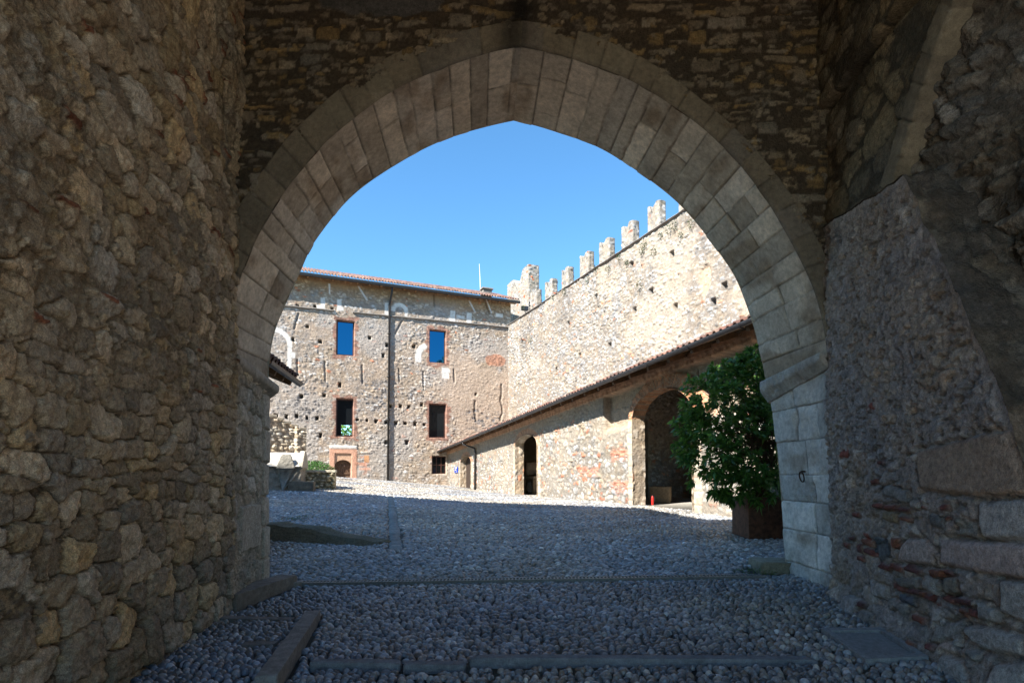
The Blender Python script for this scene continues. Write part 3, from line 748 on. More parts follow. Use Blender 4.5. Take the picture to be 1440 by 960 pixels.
# ---- outside face, ceiling and the mass of the gatehouse (they shade the passage and the near half of the courtyard)
def gate_mass():
    far = np.vstack([prof(farL, YF, 60), prof(farR, YF, 60), prof(jambF, YF, 40)])
    lf = LW.pt(8.0, 0)
    far = np.vstack([[far[0, 0], YF, -2], far])
    cen = np.array([.1, YF, .5])
    P0 = far; d = P0 - cen; d[:, 1] = 0; d[:, 2] = np.maximum(d[:, 2], 0); d /= np.linalg.norm(d, axis=1)[:, None]
    P1 = P0 + d * .5
    G = np.stack([P0 + d * 0.0, P0 + d * .12, P0 + d * .25, P1], 1); G[:, :, 1] = YF + .0; G[:, 3, 1] = YF - .03
    U = G[..., 0]; V = G[..., 2]
    cc = np.array((.42, .38, .32)) * (.75 + .4 * fbm(U * 4, V * 4, 4, 3))[..., None]
    grid_obj('outer_arch_ring', G, cc, M['dressed'], gate)
    u = np.arange(-26, 14.1, .12); v = np.arange(-2, 20.5, .12); U, V = np.meshgrid(u, v, indexing='ij')
    H, c, k, rn = stone_wall(U, V, 150, .45, .25, FACE, (.33, .27, .2), depth=.05, mort=.5)
    prof_t = [(-40, 22), (-23.4, 19.1), (-16.4, 16.1), (-5.8, 11.4), (-1.3, 6.6), (4.4, 6.6), (4.6, 13.5), (14, 13.5)]  # unseen outline: slope shaped for the courtyard shadow, right block for dark window reflections
    top = np.interp(U, [q[0] for q in prof_t], [q[1] for q in prof_t])
    hole = inpoly(U + .06, V + .06, np.vstack([P0[:, [0, 2]] + d[:, [0, 2]] * .32, [P0[-1, 0] + .3, -3], [P0[0, 0] - .3, -3]]))
    keep = (~hole) & (V < top - .05)
    grid_obj('outer_wall', np.stack([U, YF - .06 + H, V], -1), c, M['farstone'], gate, keep=keep, flip=True)
    poly = [(-40, -3)] + prof_t + [(14, -3), (4.95, -3), (4.95, 5.98), (-3.8, 5.98), (-3.8, -3)]
    mb = MB(); mb.prism(poly, lambda a, b, d_: np.array([a, d_, b]), -2.4, YF - .12)  # unseen rear mouth set close behind the camera to let bounced sun in
    mb.build('masonry_core', stone_mat('core_stone', 4, 10, .5, .03, base=(.40, .35, .28)), gate)
    # ceiling boards and joists over the passage
    mb = MB()
    mb.box((.5, 2.25, 5.93), (8.6, 9.25, .06))
    mb.build('ceiling', M['wood'], gate)
gate_mass()

# ================================================================== PALACE across the courtyard
FP = Plane((-12.15, 40), (.922, .387), (.387, -.922))
palace = thing('palace', 'long rubble stone palace front with coated windows and red tiled roof across the courtyard', 'palace', (-5, 43, -.8))
EZ = 14.12
WIN = [(474, 451, 498, 499), (604, 464, 627, 510), (473, 561, 497, 613), (604, 568, 627, 615)]
SMALLW = (608, 641, 628, 666); DOOR = (471, 638, 494, 672)
def prect(pl, x0, y0, x1, y1):
    a = pl.uv(x0, (y0 + y1) / 2); b = pl.uv(x1, (y0 + y1) / 2); xm = (x0 + x1) / 2
    return a[0], b[0], pl.uv(xm, y1)[1], pl.uv(xm, y0)[1]
def palace_front():
    r = .05
    u = np.arange(-11.5, 13.1, r); v = np.arange(-1.8, EZ + .3, r); U, V = np.meshgrid(u, v, indexing='ij')
    H, c, k, rn = stone_wall(U, V, 161, .31, .165, FACE, (.26, .21, .165), depth=.06, mort=.36, mvar=.35, joint=.22, rough=.02, brick=.03, mscale=3,
                             warp=.3, brickcol=(.34, .15, .09), tone=.28)
    # right part: pinkish plaster left over the stones
    pu0 = FP.u(640, 560)
    pl = sst(pu0 - 4.0, pu0 + 1.5, U + 3.2 * (fbm(U * .45, V * .45, 3, 163) - .5)) * sst(10.6, 9.2, V + 1.5 * (fbm(U * .5, V * .5, 3, 165) - .5))
    pl = pl * sst(.30, .62, fbm(U * .5 + 7, V * .55, 4, 167) + .16) + .35 * sst(.56, .7, fbm(U * .35 + 3, V * .5, 3, 170))
    pl = np.clip(pl, 0, .8)
    c = mix(c, np.array((.36, .28, .215)) * (.8 + .4 * fbm(U * 1.7, V * 1.7, 4, 169))[..., None], pl); H = H * (1 - .6 * pl) + .03 * pl
    # grey weathered plaster band in the middle left
    g = sst(.5, .66, fbm(U * .3 + 11, V * .4 + 2, 4, 172)) * .55
    c = mix(c, np.array((.30, .28, .26)) * np.ones(U.shape + (1,)), g)
    # top band: browner stones, with the shade of the eaves put into the colour
    tb = sst(12.6, 13.7, V + .5 * (fbm(U * 1.2, V * 1.2, 3, 174) - .5)); c = mix(c, c * np.array((.85, .66, .46)), tb)
    # patches of small dark stones
    for (x0, y0, x1, y1) in [(412, 535, 462, 590), (503, 537, 545, 578), (655, 578, 712, 606)]:
        a0, a1, b0, b1 = prect(FP, x0, y0, x1, y1)
        d = sdrect(U, V, a0, a1, b0, b1) + .7 * (fbm(U * 1.5, V * 1.5, 3, 176) - .5)
        kk = sst(.15, -.2, d)
        e, q, _, _ = rubble(U, V, 177, .30, .17, .3)
        dk = kk * (q(3) > .60) * sst(.12, .3, e)
        c = mix(c, np.array((.15, .14, .135)) * (.6 + .8 * q(5))[..., None], dk)
        H = H - .02 * dk
    # brick patch at the right
    a = FP.uv(697, 508); d = np.hypot((U - a[0]) / .85, (V - a[1]) / .6) + .35 * (fbm(U * 2, V * 2, 3, 3) - .5)
    kk = sst(1.05, .9, d) * sst(-.45, -.3, V - a[1] + .0 * U); c = mix(c, np.array((.33, .16, .10)) * (.6 + .8 * fbm(U * 6, V * 9, 3, 5))[..., None], kk * .85)
    # white stone fragments of older windows
    W = np.array((.58, .56, .52))
    def white(d, col=W, h=.03):
        nonlocal H, c
        kk = sst(.03, -.03, d); H = H * (1 - kk) + kk * (h + .008 * fbm(U * 5, V * 5, 2, 3)); c = mix(c, col * (.86 + .22 * fbm(U * 3, V * 3, 3, 7))[..., None], kk)
    for q in [(451, 419, 457, 434), (445, 429, 452, 434), (474, 421, 480, 437), (479, 432, 483, 437), (541, 426, 548, 443), (633, 437, 640, 452), (631, 447, 640, 453),
              (642, 444, 653, 448), (656, 440, 663, 455), (621, 517, 631, 532), (697, 441, 707, 446), (404, 478, 410, 535), (404, 495, 415, 503), (569, 432, 573, 445), (584, 497, 592, 509), (627, 519, 633, 524)]:
        white(sdrect(U, V, *prect(FP, *q)))
    for (x, y, xo, xi, a0, a1) in [(385, 484, 411, 404, 0, 181), (562, 438, 574, 568.5, 0, 181), (604, 502, 584, 592, 95, 178)]:
        cc = FP.uv(x, y); ro = abs(FP.uv(xo, y)[0] - cc[0]); ri = abs(FP.uv(xi, y)[0] - cc[0]); d = np.hypot(U - cc[0], V - cc[1]); an = np.degrees(np.arctan2(V - cc[1], U - cc[0]))
        dd = np.maximum(np.maximum(d - ro, ri - d), np.where((an > a0 - 2) & (an < a1), -1., 1.)); white(dd)
    # brick surrounds and openings
    openings = []
    for i, q in enumerate(WIN + [SMALLW, DOOR]):
        a0, a1, b0, b1 = prect(FP, *q); d = sdrect(U, V, a0, a1, b0, b1); openings.append((a0, a1, b0, b1))
        if i < 4:
            rag = .17 + .34 * (fbm(U * 2.2, V * 4.5, 3, 180 + i) - .42) * 2
            kk = sst(.06, -.06, d - rag); bj = np.abs(V / .085 - np.round(V / .085))
            c = mix(c, np.array((.235, .125, .09)) * (.55 + .75 * T[np.floor(V / .085).astype(int) & 255, np.floor(U / .26 + .5 * np.floor(V / .085)).astype(int) & 255])[..., None], kk * .9)
            H = H * (1 - .6 * kk) + .02 * kk
        elif i == 5:
            kk = sst(.03, -.03, np.maximum(sdrect(U, V, a0 - .38, a1 + .38, b0 - .3, b1 + .45), -d)); c = mix(c, np.array((.44, .25, .17)) * (.85 + .3 * fbm(U * 3, V * 3, 3, 9))[..., None], kk); H = H * (1 - kk) + .05 * kk
            kk = sst(.03, -.03, sdrect(U, V, a0 - .38, a1 + .38, b1 + .38, b1 + .6)); c = mix(c, W * .9 * np.ones(U.shape + (1,)), kk); H = H * (1 - kk) + .08 * kk
        H = np.where(d < 0, -.38, H)
    # repairs in brick and block right of the door
    for q, col in [((512, 640, 519, 650), (.45, .24, .12)), ((505, 650, 515, 655), (.45, .27, .20)), ((505, 657, 521, 661), (.47, .31, .24))]:
        white(sdrect(U, V, *prect(FP, *q)), np.array(col))
    a0, a1, b0, b1 = prect(FP, 499, 632, 520, 668); dd = sdrect(U, V, a0, a1, b0, b1) + .8 * (fbm(U * 1.6, V * 1.6, 3, 31) - .5)
    c = mix(c, np.array((.36, .17, .11)) * (.6 + .8 * fbm(U * 5, V * 8, 3, 15))[..., None], sst(.2, -.2, dd) * .6 * (fbm(U * 3, V * 4, 3, 18) > .5))
    # putlog holes, slits and pale streaks
    holes = [(388, 584), (403, 585.5), (417, 584.5), (431.5, 587), (446, 588), (502.5, 590), (516, 591), (529, 592.5), (543, 593.5), (557, 594.5), (570, 595), (584, 596), (597, 597),
             (451, 612), (419, 431), (443, 431), (467, 434), (432, 459), (450, 480), (412, 477), (520, 475), (544, 485), (593, 569), (563, 571), (549, 571), (575, 572), (669, 554), (543, 622), (572, 622),
             (424, 557), (456, 556), (478, 541), (582, 487), (539, 500)]
    for i, (x, y) in enumerate(holes):
        a = FP.uv(x, y); w = .072 + .045 * T[i, 9]; h = .085 + .07 * T[i, 19]
        dd = sdrect(U, V, a[0] - w, a[0] + w, a[1] - h, a[1] + h) + .08 * (fbm(U * 7, V * 7, 2, i) - .5); kk = sst(.02, -.03, dd); H = H - .5 * kk; c = mix(c, c * .8, kk)
    for (x0, y0, x1, y1, dk) in [(457, 509, 457.6, 536, 1), (509, 514, 510, 539, 1), (418, 506, 418.6, 526, 1), (561, 519, 561.6, 536, 1), (595, 523, 595.8, 547, 1), (638, 520, 638.8, 537, 1), (420, 441, 414, 462, 1), (565, 452, 556, 469, 1),
                                 (504, 403, 516, 422, 0), (660, 424, 668, 439, 0), (684, 422, 691, 440, 0), (463, 400, 463.5, 413, 0), (610, 414, 610.6, 431, 1), (681, 421, 688, 441, 1)]:
        a = np.array(FP.uv(x0, y0)); b = np.array(FP.uv(x1, y1)); ab = b - a
        t = np.clip(((U - a[0]) * ab[0] + (V - a[1]) * ab[1]) / ab.dot(ab), 0, 1); d = np.hypot(U - a[0] - t * ab[0], V - a[1] - t * ab[1])
        kk = sst(.08, .04, d); 
        if dk: H = H - .07 * kk; c = mix(c, c * .7, kk)
        else: c = mix(c, np.array((.50, .46, .42)) * np.ones(U.shape + (1,)), kk); H = H + .02 * kk  # pale streaks: sunlight between the eave brackets, painted into the wall
    # crack lines in the plaster at the right
    for cx, y0, y1, sd in [(668, 563, 592, 1), (706, 540, 592, 2)]:
        a = FP.uv(cx, y0); b = FP.uv(cx, y1); uu = a[0] + .5 * (fbm(V * 1.3, V * 0, 3, sd) - .5); kk = sst(.12, .05, np.abs(U - uu)) * (V < a[1]) * (V > b[1]); H = H - .06 * kk; c = mix(c, c * .55, kk)
    keep = np.ones(U.shape, bool)
    a0, a1, b0, b1 = prect(FP, 480, 597, 495, 612); keep &= ~(sdrect(U, V, a0, a1, b0, b1) < 0)
    grid_obj('wall', FP.grid(U, V, H), c, M['farstone'], palace, keep=keep, flip=True)
    return openings
OPN = palace_front()
def box_on(mb, pl, u0, u1, v0, v1, o0, o1, bev=0):
    c = pl.pt((u0 + u1) / 2, (v0 + v1) / 2, (o0 + o1) / 2)
    mb.box(c, (abs(u1 - u0), abs(o1 - o0), abs(v1 - v0)), bev=bev, axes=[pl.D, pl.n, (0, 0, 1)])
def window(parent, pl, o, glass, frm, depth=-.30, bars=(0, 0), fw=.07, label=None):
    u0, u1, v0, v1 = o
    mb = MB()
    for a in ((u0, u0 + fw, v0, v1), (u1 - fw, u1, v0, v1), (u0 + fw, u1 - fw, v0, v0 + fw), (u0 + fw, u1 - fw, v1 - fw, v1)): box_on(mb, pl, *a, depth, depth + .10)
    for i in range(bars[0]):
        x = u0 + (u1 - u0) * (i + 1) / (bars[0] + 1); box_on(mb, pl, x - .03, x + .03, v0 + fw, v1 - fw, depth + .01, depth + .09)
    for i in range(bars[1]):
        y = v0 + (v1 - v0) * (i + 1) / (bars[1] + 1); box_on(mb, pl, u0 + fw, u1 - fw, y - .03, y + .03, depth + .015, depth + .085)
    f = mb.build('window', frm, parent, label=label)
    return f
for i, o in enumerate(OPN[:4]):
    f = window(palace, FP, o, None, M['frame'], label=['upper left window reflecting blue sky', 'upper right window reflecting blue sky', 'lower left dark window with green showing through its bottom', 'lower right dark window'][i])
    u0, u1, v0, v1 = o; p = MB()
    if i == 2:
        a0, a1, b0, b1 = prect(FP, 480, 597, 495, 612)
        box_on(p, FP, u0 + .07, u1 - .07, b1, v1 - .07, -.28, -.25); box_on(p, FP, u0 + .07, a0, v0 + .07, b1, -.28, -.25)
    else: box_on(p, FP, u0 + .07, u1 - .07, v0 + .07, v1 - .07, -.28, -.25)
    p.build('pane', M['skyglass'] if i < 2 else M['glass'], f)
f = window(palace, FP, OPN[4], None, M['frame'], bars=(2, 1), label='small barred ground floor window'); p = MB(); u0, u1, v0, v1 = OPN[4]; box_on(p, FP, u0 + .07, u1 - .07, v0 + .07, v1 - .07, -.29, -.26); p.build('pane', M['glass'], f)
# door: arched brick head over two plank leaves
u0, u1, v0, v1 = OPN[5]; um = (u0 + u1) / 2
mb = MB(); 
for s in (-1, 1):
    for k in range(4):
        w = (u1 - u0) / 8; a = um + (s * (k + .5)) * w; box_on(mb, FP, a - w / 2 + .008, a + w / 2 - .008, v0, v1 - .05, -.34, -.27)
    for y in (.2, .5, .8): box_on(mb, FP, um + s * .03, um + s * ((u1 - u0) / 2 - .05), v0 + (v1 - v0) * y - .06, v0 + (v1 - v0) * y + .06, -.27, -.23)
door = mb.build('door', M['doorwood'], palace, label='brown double plank door under a brick arch')
mb = MB(); mb.tube([FP.pt(um + .10, v0 + .95, -.23), FP.pt(um + .10, v0 + .95, -.17), FP.pt(um + .10, v0 + .8, -.15)], .03); mb.build('handle', M['iron'], door)
mb = MB(); n = 14; R0 = (u1 - u0) / 2 * 1.02
arc = [(um + R0 * math.cos(t), v1 - .85 + R0 * .75 * math.sin(t)) for t in np.linspace(math.pi, 0, n)]
poly = arc + [(u1 + .02, v1 + .02), (u0 - .02, v1 + .02)]
for i in range(n - 1):
    (a, b), (a2, b2) = arc[i], arc[i + 1]
    mb.prism([(a, b), (a2, b2), (a2, v1 + .03), (a, v1 + .03)], lambda x, y, d: FP.pt(x, y, d), -.33, -.02)
mb.build('door_arch', stone_mat('door_brick', 8, 20, .4, .02, base=(.42, .27, .18)), palace)
# string course
ledge_m = stone_mat('ledge_stone', 6, 20, .5, .02, base=(.16, .145, .13))
for x0, x1 in [(376, 470), (496, 716)]:
    a = FP.uv(x0, 428.5 + (x0 - 380) * .0955); b = FP.uv(x1, 428.5 + (x1 - 380) * .0955); n = int((b[0] - a[0]) / .12)
    t = np.linspace(0, 1, n)[:, None]; q = np.linspace(0, 1, 9)[None]; uu = a[0] + (b[0] - a[0]) * t + 0 * q
    o = .15 * np.sin(q * math.pi) ** .6 + .04 * (fbm(uu * 2, q * 2, 3, 5) - .5); vv = a[1] + (b[1] - a[1]) * t + .08 - .16 * q + .05 * (fbm(uu * 1.5, q * 0, 3, 9) - .5)
    grid_obj('string_course', FP.grid(uu, vv, o), None, ledge_m, palace)
# drainpipe and gutter
ud = FP.u(546, 560)
mb = MB(); mb.tube([FP.pt(ud + .12, EZ + .02, .62), FP.pt(ud + .1, EZ - .5, .5), FP.pt(ud, EZ - 1.3, .14), FP.pt(ud, gz1(*FP.pt(ud, 0)[:2]) - .1, .14)], .075, 12)
for z in (1.0, 4.2, 7.4, 10.6): box_on(mb, FP, ud - .11, ud + .11, z, z + .06, .02, .23)
mb.build('drainpipe', M['pipe'], palace, smooth=True)
GU0, GU1 = -11.5, 13.6
mb = MB(); mb.prism([(.52, EZ), (.55, EZ - .12), (.64, EZ - .17), (.73, EZ - .12), (.76, EZ + .02), (.73, EZ + .02), (.7, EZ - .1), (.64, EZ - .13), (.58, EZ - .1), (.55, EZ)], lambda a, b, d: FP.pt(d, b, a), GU0, GU1)
mb.build('gutter', M['metal'], palace)
for k in np.arange(GU0 + 8.2, GU1, .85):
    mb = MB(); box_on(mb, FP, k - .06, k + .06, EZ - .10, EZ + .04, .0, .62); mb.build('rafter', M['wood'], palace)
mb = MB(); box_on(mb, FP, GU0, GU1, EZ + .05, EZ + .09, -.3, .60); mb.build('eaves_board', M['wood'], palace)

def tiles(name, P0, along, length, slope, run, width, parent, pal, seed, pitch=.22, course=.38, back=None):
    """pantile roof: half-round rows running up the slope from the eave line P0 + along*s; slope unit vector"""
    r = pitch / 8
    s = np.arange(0, length, r); w = np.arange(0, run, course / 5); S, W = np.meshgrid(s, w, indexing='ij')
    ph = (S / pitch) % 1; row = np.floor(S / pitch).astype(int)
    jit = .05 * T[(row * 3) & 255, 5]
    cw = ((W + jit) / course) % 1; ci = np.floor((W + jit) / course).astype(int)
    up = np.cross(along, slope); up = up if up[2] > 0 else -up
    hh = np.where(ph < .62, .075 * np.sqrt(np.clip(1 - ((ph - .31) / .31) ** 2, 0, 1)), -.03 * np.sqrt(np.clip(1 - ((ph - .81) / .19) ** 2, 0, 1)))
    hh = hh + .03 * (1 - cw) + .02 * (T[(row * 7) & 255, ci & 255] - .5)
    P = P0[None, None] + along[None, None] * S[..., None] + slope[None, None] * W[..., None] + up[None, None] * (hh + .02)[..., None]
    c = palette(T[(row * 13 + seed) & 255, (ci * 7 + 3) & 255], pal) * (.7 + .6 * fbm(S * 3, W * 3, 3, seed))[..., None]
    # front lip of the eave tiles
    lip = P[:, :1] - up[None, None] * (.045 + 0 * S[:, :1, None]); P = np.concatenate([lip, P], 1); c = np.concatenate([c[:, :1], c], 1)
    return grid_obj(name, P, c, M['tile'], parent)
TERRA = [(.135, .07, .055), (.16, .09, .068), (.105, .06, .05), (.20, .135, .108), (.09, .064, .056)]
sl = -FP.n * math.cos(rad(21.5)) + np.array([0, 0, math.sin(rad(21.5))])
tiles('roof', FP.pt(GU0, EZ + .12, .66), FP.D, GU1 - GU0, sl, 6.0, 0, palace, TERRA, 5)
# back and side of the palace so that it is not a screen
mb = MB(); 
box_on(mb, FP, GU0, GU0 + .5, -1.6, EZ, -6.0, -.5); box_on(mb, FP, GU0 + 7, 13.0, EZ - .4, EZ - .1, -5.6, -.5)
mb.build('inner_wall', stone_mat('inner_stone', 4, 10, .5, .03, base=(.4, .35, .28)), palace)
# chimney + antenna on the roof
a = FP.pt(FP.u(684, 410), 14.9, -2.0)
k = a[1]; p = at(684, 410, 47.0)
mb = MB(); mb.box((p[0], p[1], p[2] - .5), (.8, .6, 1.2), rz=.4, bev=.03); mb.box((p[0], p[1], p[2] + .18), (1.0, .8, .14), rz=.4, bev=.03)
ch = mb.build('chimney', stone_mat('chimney_stone', 6, 20, .5, .02, base=(.2, .18, .16)), palace)
p0 = at(676, 410, 47.3); p1 = at(674, 371, 47.3)
mb = MB(); mb.tube([p0 - np.array([0, 0, .8]), (p0 + p1) / 2, p1], [.03, .022, .014], 8)
an = mb.build('antenna', M['white']); tag(an, 'thin white antenna mast rising above the palace roof', 'antenna')

# ================================================================== CURTAIN WALL with swallowtail merlons
CW = Plane((-.28, 45), (.387, -.922), (-.922, -.387))
WZ = 12.28
curtain = thing('curtain_wall', 'tall pale sunlit rubble curtain wall crowned with swallowtail merlons', 'castle wall', (8, 26, -1))
def curtain_wall():
    r = .045
    u = np.arange(-.6, 36.5, r); v = np.arange(-1.4, WZ + .01, r); U, V = np.meshgrid(u, v, indexing='ij')
    H, c, k, rn = stone_wall(U, V, 201, .30, .135, PALE, (.19, .16, .13), depth=.085, mort=.30, mvar=.4, joint=.2, rough=.022, brick=.035, mscale=3,
                             warp=.28, brickcol=(.33, .17, .11), tone=.24, jit=.42)
    st = sst(.52, .75, fbm(U * .5, V * .18, 4, 203)) * sst(6, 12, V) * .45; c = mix(c, c * np.array((.62, .60, .60)), st)
    g = sst(.55, .7, fbm(U * .4 + 5, V * .4, 4, 205)) * .5; c = mix(c, np.array((.34, .29, .23)) * np.ones(U.shape + (1,)), g)
    rs = np.random.RandomState(4)
    for (x, y) in [(838, 418), (1020, 403), (945, 358), (893, 437), (950, 432), (858, 486), (734, 480), (783, 520), (800, 455), (916, 410), (815, 500), (888, 372), (1005, 425)]:
        a = CW.uv(x, y); d = sdrect(U, V, a[0] - .15, a[0] + .15, a[1] - .16, a[1] + .16); kk = sst(.03, -.03, d); H = H - .22 * kk; c = mix(c, c * .6, kk)
    # niche with a blocked arch near the corner
    a0, a1, b0, b1 = prect(CW, 730, 478, 741, 512); d = sdrect(U, V, a0, a1, b0, b1); kk = sst(.05, -.05, d); c = mix(c, c * .72, kk * .7); H = H - .06 * kk
    # ruined hollow on the right
    a = CW.uv(993, 395); d = np.hypot((U - a[0]) / .45, (V - a[1]) / .9) + .5 * (fbm(U * 2, V * 2, 3, 8) - .5); kk = sst(1, .6, d); H = H - .10 * kk; c = mix(c, np.array((.42, .30, .2)) * np.ones(U.shape + (1,)), kk * .6)
    H = H + .12 * (fbm(U * .25, V * .25, 2, 210) - .5)
    grid_obj('wall', CW.grid(U, V, H), c, M['farstone'], curtain, flip=True)
    # walk behind the top and back face
    mb = MB(); box_on(mb, CW, -.6, 36.5, -1.4, WZ - .02, -1.8, -.25)
    mb.build('wall_core', stone_mat('wall_core_stone', 4, 10, .5, .03, base=(.45, .40, .33)), curtain)
    n = 420; s = np.linspace(-.4, 36.5, n); a = np.linspace(0, 1, 14)
    S, A = np.meshgrid(s, a, indexing='ij')
    o = .16 * np.cos(A * math.pi * 2) ; z = .055 * np.sin(A * math.pi * 2)
    P = CW.O[None, None] + CW.D[None, None] * S[..., None] + CW.n[None, None] * (o - .02 + .05 * (fbm(S * 2, A * 0, 3, 4) - .5))[..., None]; P[..., 2] = WZ + z + .05 * (fbm(S * 1.5, A * 0, 3, 6) - .5)
    grid_obj('coping', P, np.tile(np.array((.20, .18, .165)), (n, 14, 1)) * (.7 + .6 * fbm(S * 3, A, 3, 9))[..., None], M['farstone'], curtain, label='dark worn coping ledge')
curtain_wall()

def merlon_mesh(L, Hh, Dp, notch, seed, name, parent, u0, z0, off, pl, mid=.5, cut=0.0, label=None):
    """swallowtail merlon: two horns with a V notch; stone-relief grids on all sides"""
    r = .06
    top = lambda t: Hh - notch * np.clip(1 - np.abs(t / L - mid) / .24, 0, 1) - cut * (t / L) 
    Vs, Fs, Cs = [], [], []; cnt = 0
    def sheet(P, c, flip=False):
        nonlocal cnt
        nu, nv = P.shape[:2]; i = np.arange(nu * nv).reshape(nu, nv) + cnt
        F = np.stack([i[:-1, :-1], i[1:, :-1], i[1:, 1:], i[:-1, 1:]], -1).reshape(-1, 4); Fs.append(F[:, ::-1] if flip else F)
        Vs.append(P.reshape(-1, 3)); Cs.append(c.reshape(-1, 3)); cnt += nu * nv
    nu, nv = int(L / r) + 2, int(Hh / r) + 2
    for side, oo in ((1, off), (-1, off - Dp)):
        t = np.linspace(0, L, nu); q = np.linspace(0, 1, nv); Tt, Q = np.meshgrid(t, q, indexing='ij'); Z = Q * top(Tt)
        H, c, k, _ = stone_wall(Tt, Z, seed + side, .36, .17, PALE, (.24, .21, .175), depth=.07, mort=.35, joint=.26, rough=.02)
        H = H * sst(0, .05, Tt) * sst(0, .05, L - Tt)
        sheet(pl.O + pl.D * (u0 + Tt)[..., None] + pl.n * (oo + side * H)[..., None] + np.stack([0 * Z, 0 * Z, Z + z0], -1), c, flip=(side > 0))
    for e, tt in ((1, L), (-1, 0.0)):
        w = np.linspace(0, Dp, int(Dp / r) + 2); q = np.linspace(0, 1, nv); W, Q = np.meshgrid(w, q, indexing='ij'); Z = Q * top(np.array([tt * .9999 + 1e-6]))[0]
        H, c, k, _ = stone_wall(W + seed, Z, seed + 5 + e, .34, .17, PALE, (.24, .21, .175), depth=.07, mort=.35, joint=.26, rough=.02)
        H = H * sst(0, .05, W) * sst(0, .05, Dp - W)
        sheet(pl.O + pl.D * (u0 + tt + e * H)[..., None] + pl.n * (off - W)[..., None] + np.stack([0 * Z, 0 * Z, Z + z0], -1), c, flip=(e > 0))
    t = np.linspace(0, L, nu); w = np.linspace(0, Dp, 10); Tt, W = np.meshgrid(t, w, indexing='ij'); Z = top(Tt) + .05 * (fbm(Tt * 5 + seed, W * 5, 3, 3) - .5) * sst(0, .1, W) * sst(0, .1, Dp - W)
    c = np.array((.30, .27, .23)) * (.7 + .6 * fbm(Tt * 6, W * 6, 3, 4))[..., None]
    sheet(pl.O + pl.D * (u0 + Tt)[..., None] + pl.n * (off - W)[..., None] + np.stack([0 * Z, 0 * Z, Z + z0], -1), c)
    return mesh(name, np.concatenate(Vs), np.concatenate(Fs), M['farstone'], parent, np.concatenate(Cs), label=label)
# merlon spacing read off the skyline: near edges of each
pos = [(CW.u(a, 420), CW.u(b, 420)) for a, b in [(745.6, 754), (766.4, 776), (789.7, 798.5), (815.4, 827), (842.7, 856), (874.4, 890), (911.5, 927.5)]]
for i, (a, b) in enumerate(pos):
    merlon_mesh(b - a, 1.26 + .12 * T[i, 3], .42, .50, 300 + i * 11, 'merlon', curtain, a, WZ + .03, -.02, CW, mid=.42 + .1 * T[i, 8])
st = np.mean(np.diff([p[0] for p in pos])); wd = np.mean([b - a for a, b in pos])
for k in (1, 2, 3): merlon_mesh(wd, 1.3, .42, .50, 400 + k * 11, 'merlon', curtain, pos[-1][0] + st * k, WZ + .03, -.02, CW, mid=.45)

# raised corner turret wall behind the palace's eave
TP = Plane(at(743, 430, 46.6)[:2], (.387, -.922), (-.922, -.387))
turret = thing('corner_turret', 'tall notched stone battlement rising behind the corner where roof meets curtain wall', 'battlement', (0, 47, 11))
zb = 11.5; zt = at(740, 377, 46.6)[2]
merlon_mesh(4.6, zt - zb, 1.0, 1.45, 480, 'battlement', turret, -4.6, zb, 0.0, TP, mid=.52, cut=-.35)
# floodlights at the corner
for i, (x, y, yy) in enumerate([(749, 428, 44.2), (738, 434, 44.0)]):
    p = at(x, y, yy); t = thing('floodlight', ['small grey floodlight on top of the curtain wall corner', 'small grey floodlight under the end of the palace eave'][i], 'floodlight', p, 'floodlights at the corner')
    mb = MB(); mb.box(p + np.array([0, 0, .02]), (.55, .3, .34), rz=.4, bev=.04); mb.build('lamp_housing', M['metal'], t)
    mb = MB(); mb.box(p + np.array([-.06, -.17, .0]), (.44, .03, .26), rz=.4); mb.build('lens', M['glass'], t)
    mb = MB(); mb.tube([p + np.array([.0, .1, -.1]), p + np.array([.05, .3, -.3]), p + np.array([.05, .5, -.5])], .035, 8); mb.build('bracket', M['metal'], t)

# ================================================================== LEAN-TO STORE along the curtain wall
SP = Plane((-4.85, 42.95), (.349, -.937), (-.937, -.349))
store = thing('lean_to_store', 'long low stone lean-to with arched openings and tiled roof under the curtain wall', 'outbuilding', (2, 28, -.9))
OV = .75
SEV = Plane(SP.O[:2] + SP.n[:2] * OV, (.349, -.937), (-.937, -.349))
e0 = SEV.uv(612, 637); e1 = SEV.uv(1062, 450)
def eave_z(u): return e0[1] + (u - e0[0]) * (e1[1] - e0[1]) / (e1[0] - e0[0])
RS = math.tan(rad(19))
U1 = 34.0
arches = []
for (x0, x1, ys, yc) in [(892, 976, 583, 546), (726, 757, 625, 611), (649, 663.5, 650, 640)]:
    a = SP.u(x0, 640); b = SP.u(x1, 640); xm = (x0 + x1) / 2
    arches.append((a, b, SP.uv(xm, ys)[1], SP.uv(xm, yc)[1]))
def arch_out(U, V, g=0.0):
    """negative inside any opening"""
    d = np.full(U.shape, 9.0)
    for a, b, vs, vc in arches:
        um, hw = (a + b) / 2, (b - a) / 2 + g; f = (vc + g - vs)
        x = np.clip((U - um) / hw, -1, 1); top = vs + f * np.sqrt(1 - x * x)
        d = np.minimum(d, np.maximum(np.abs(U - um) - hw, V - top))
    return d
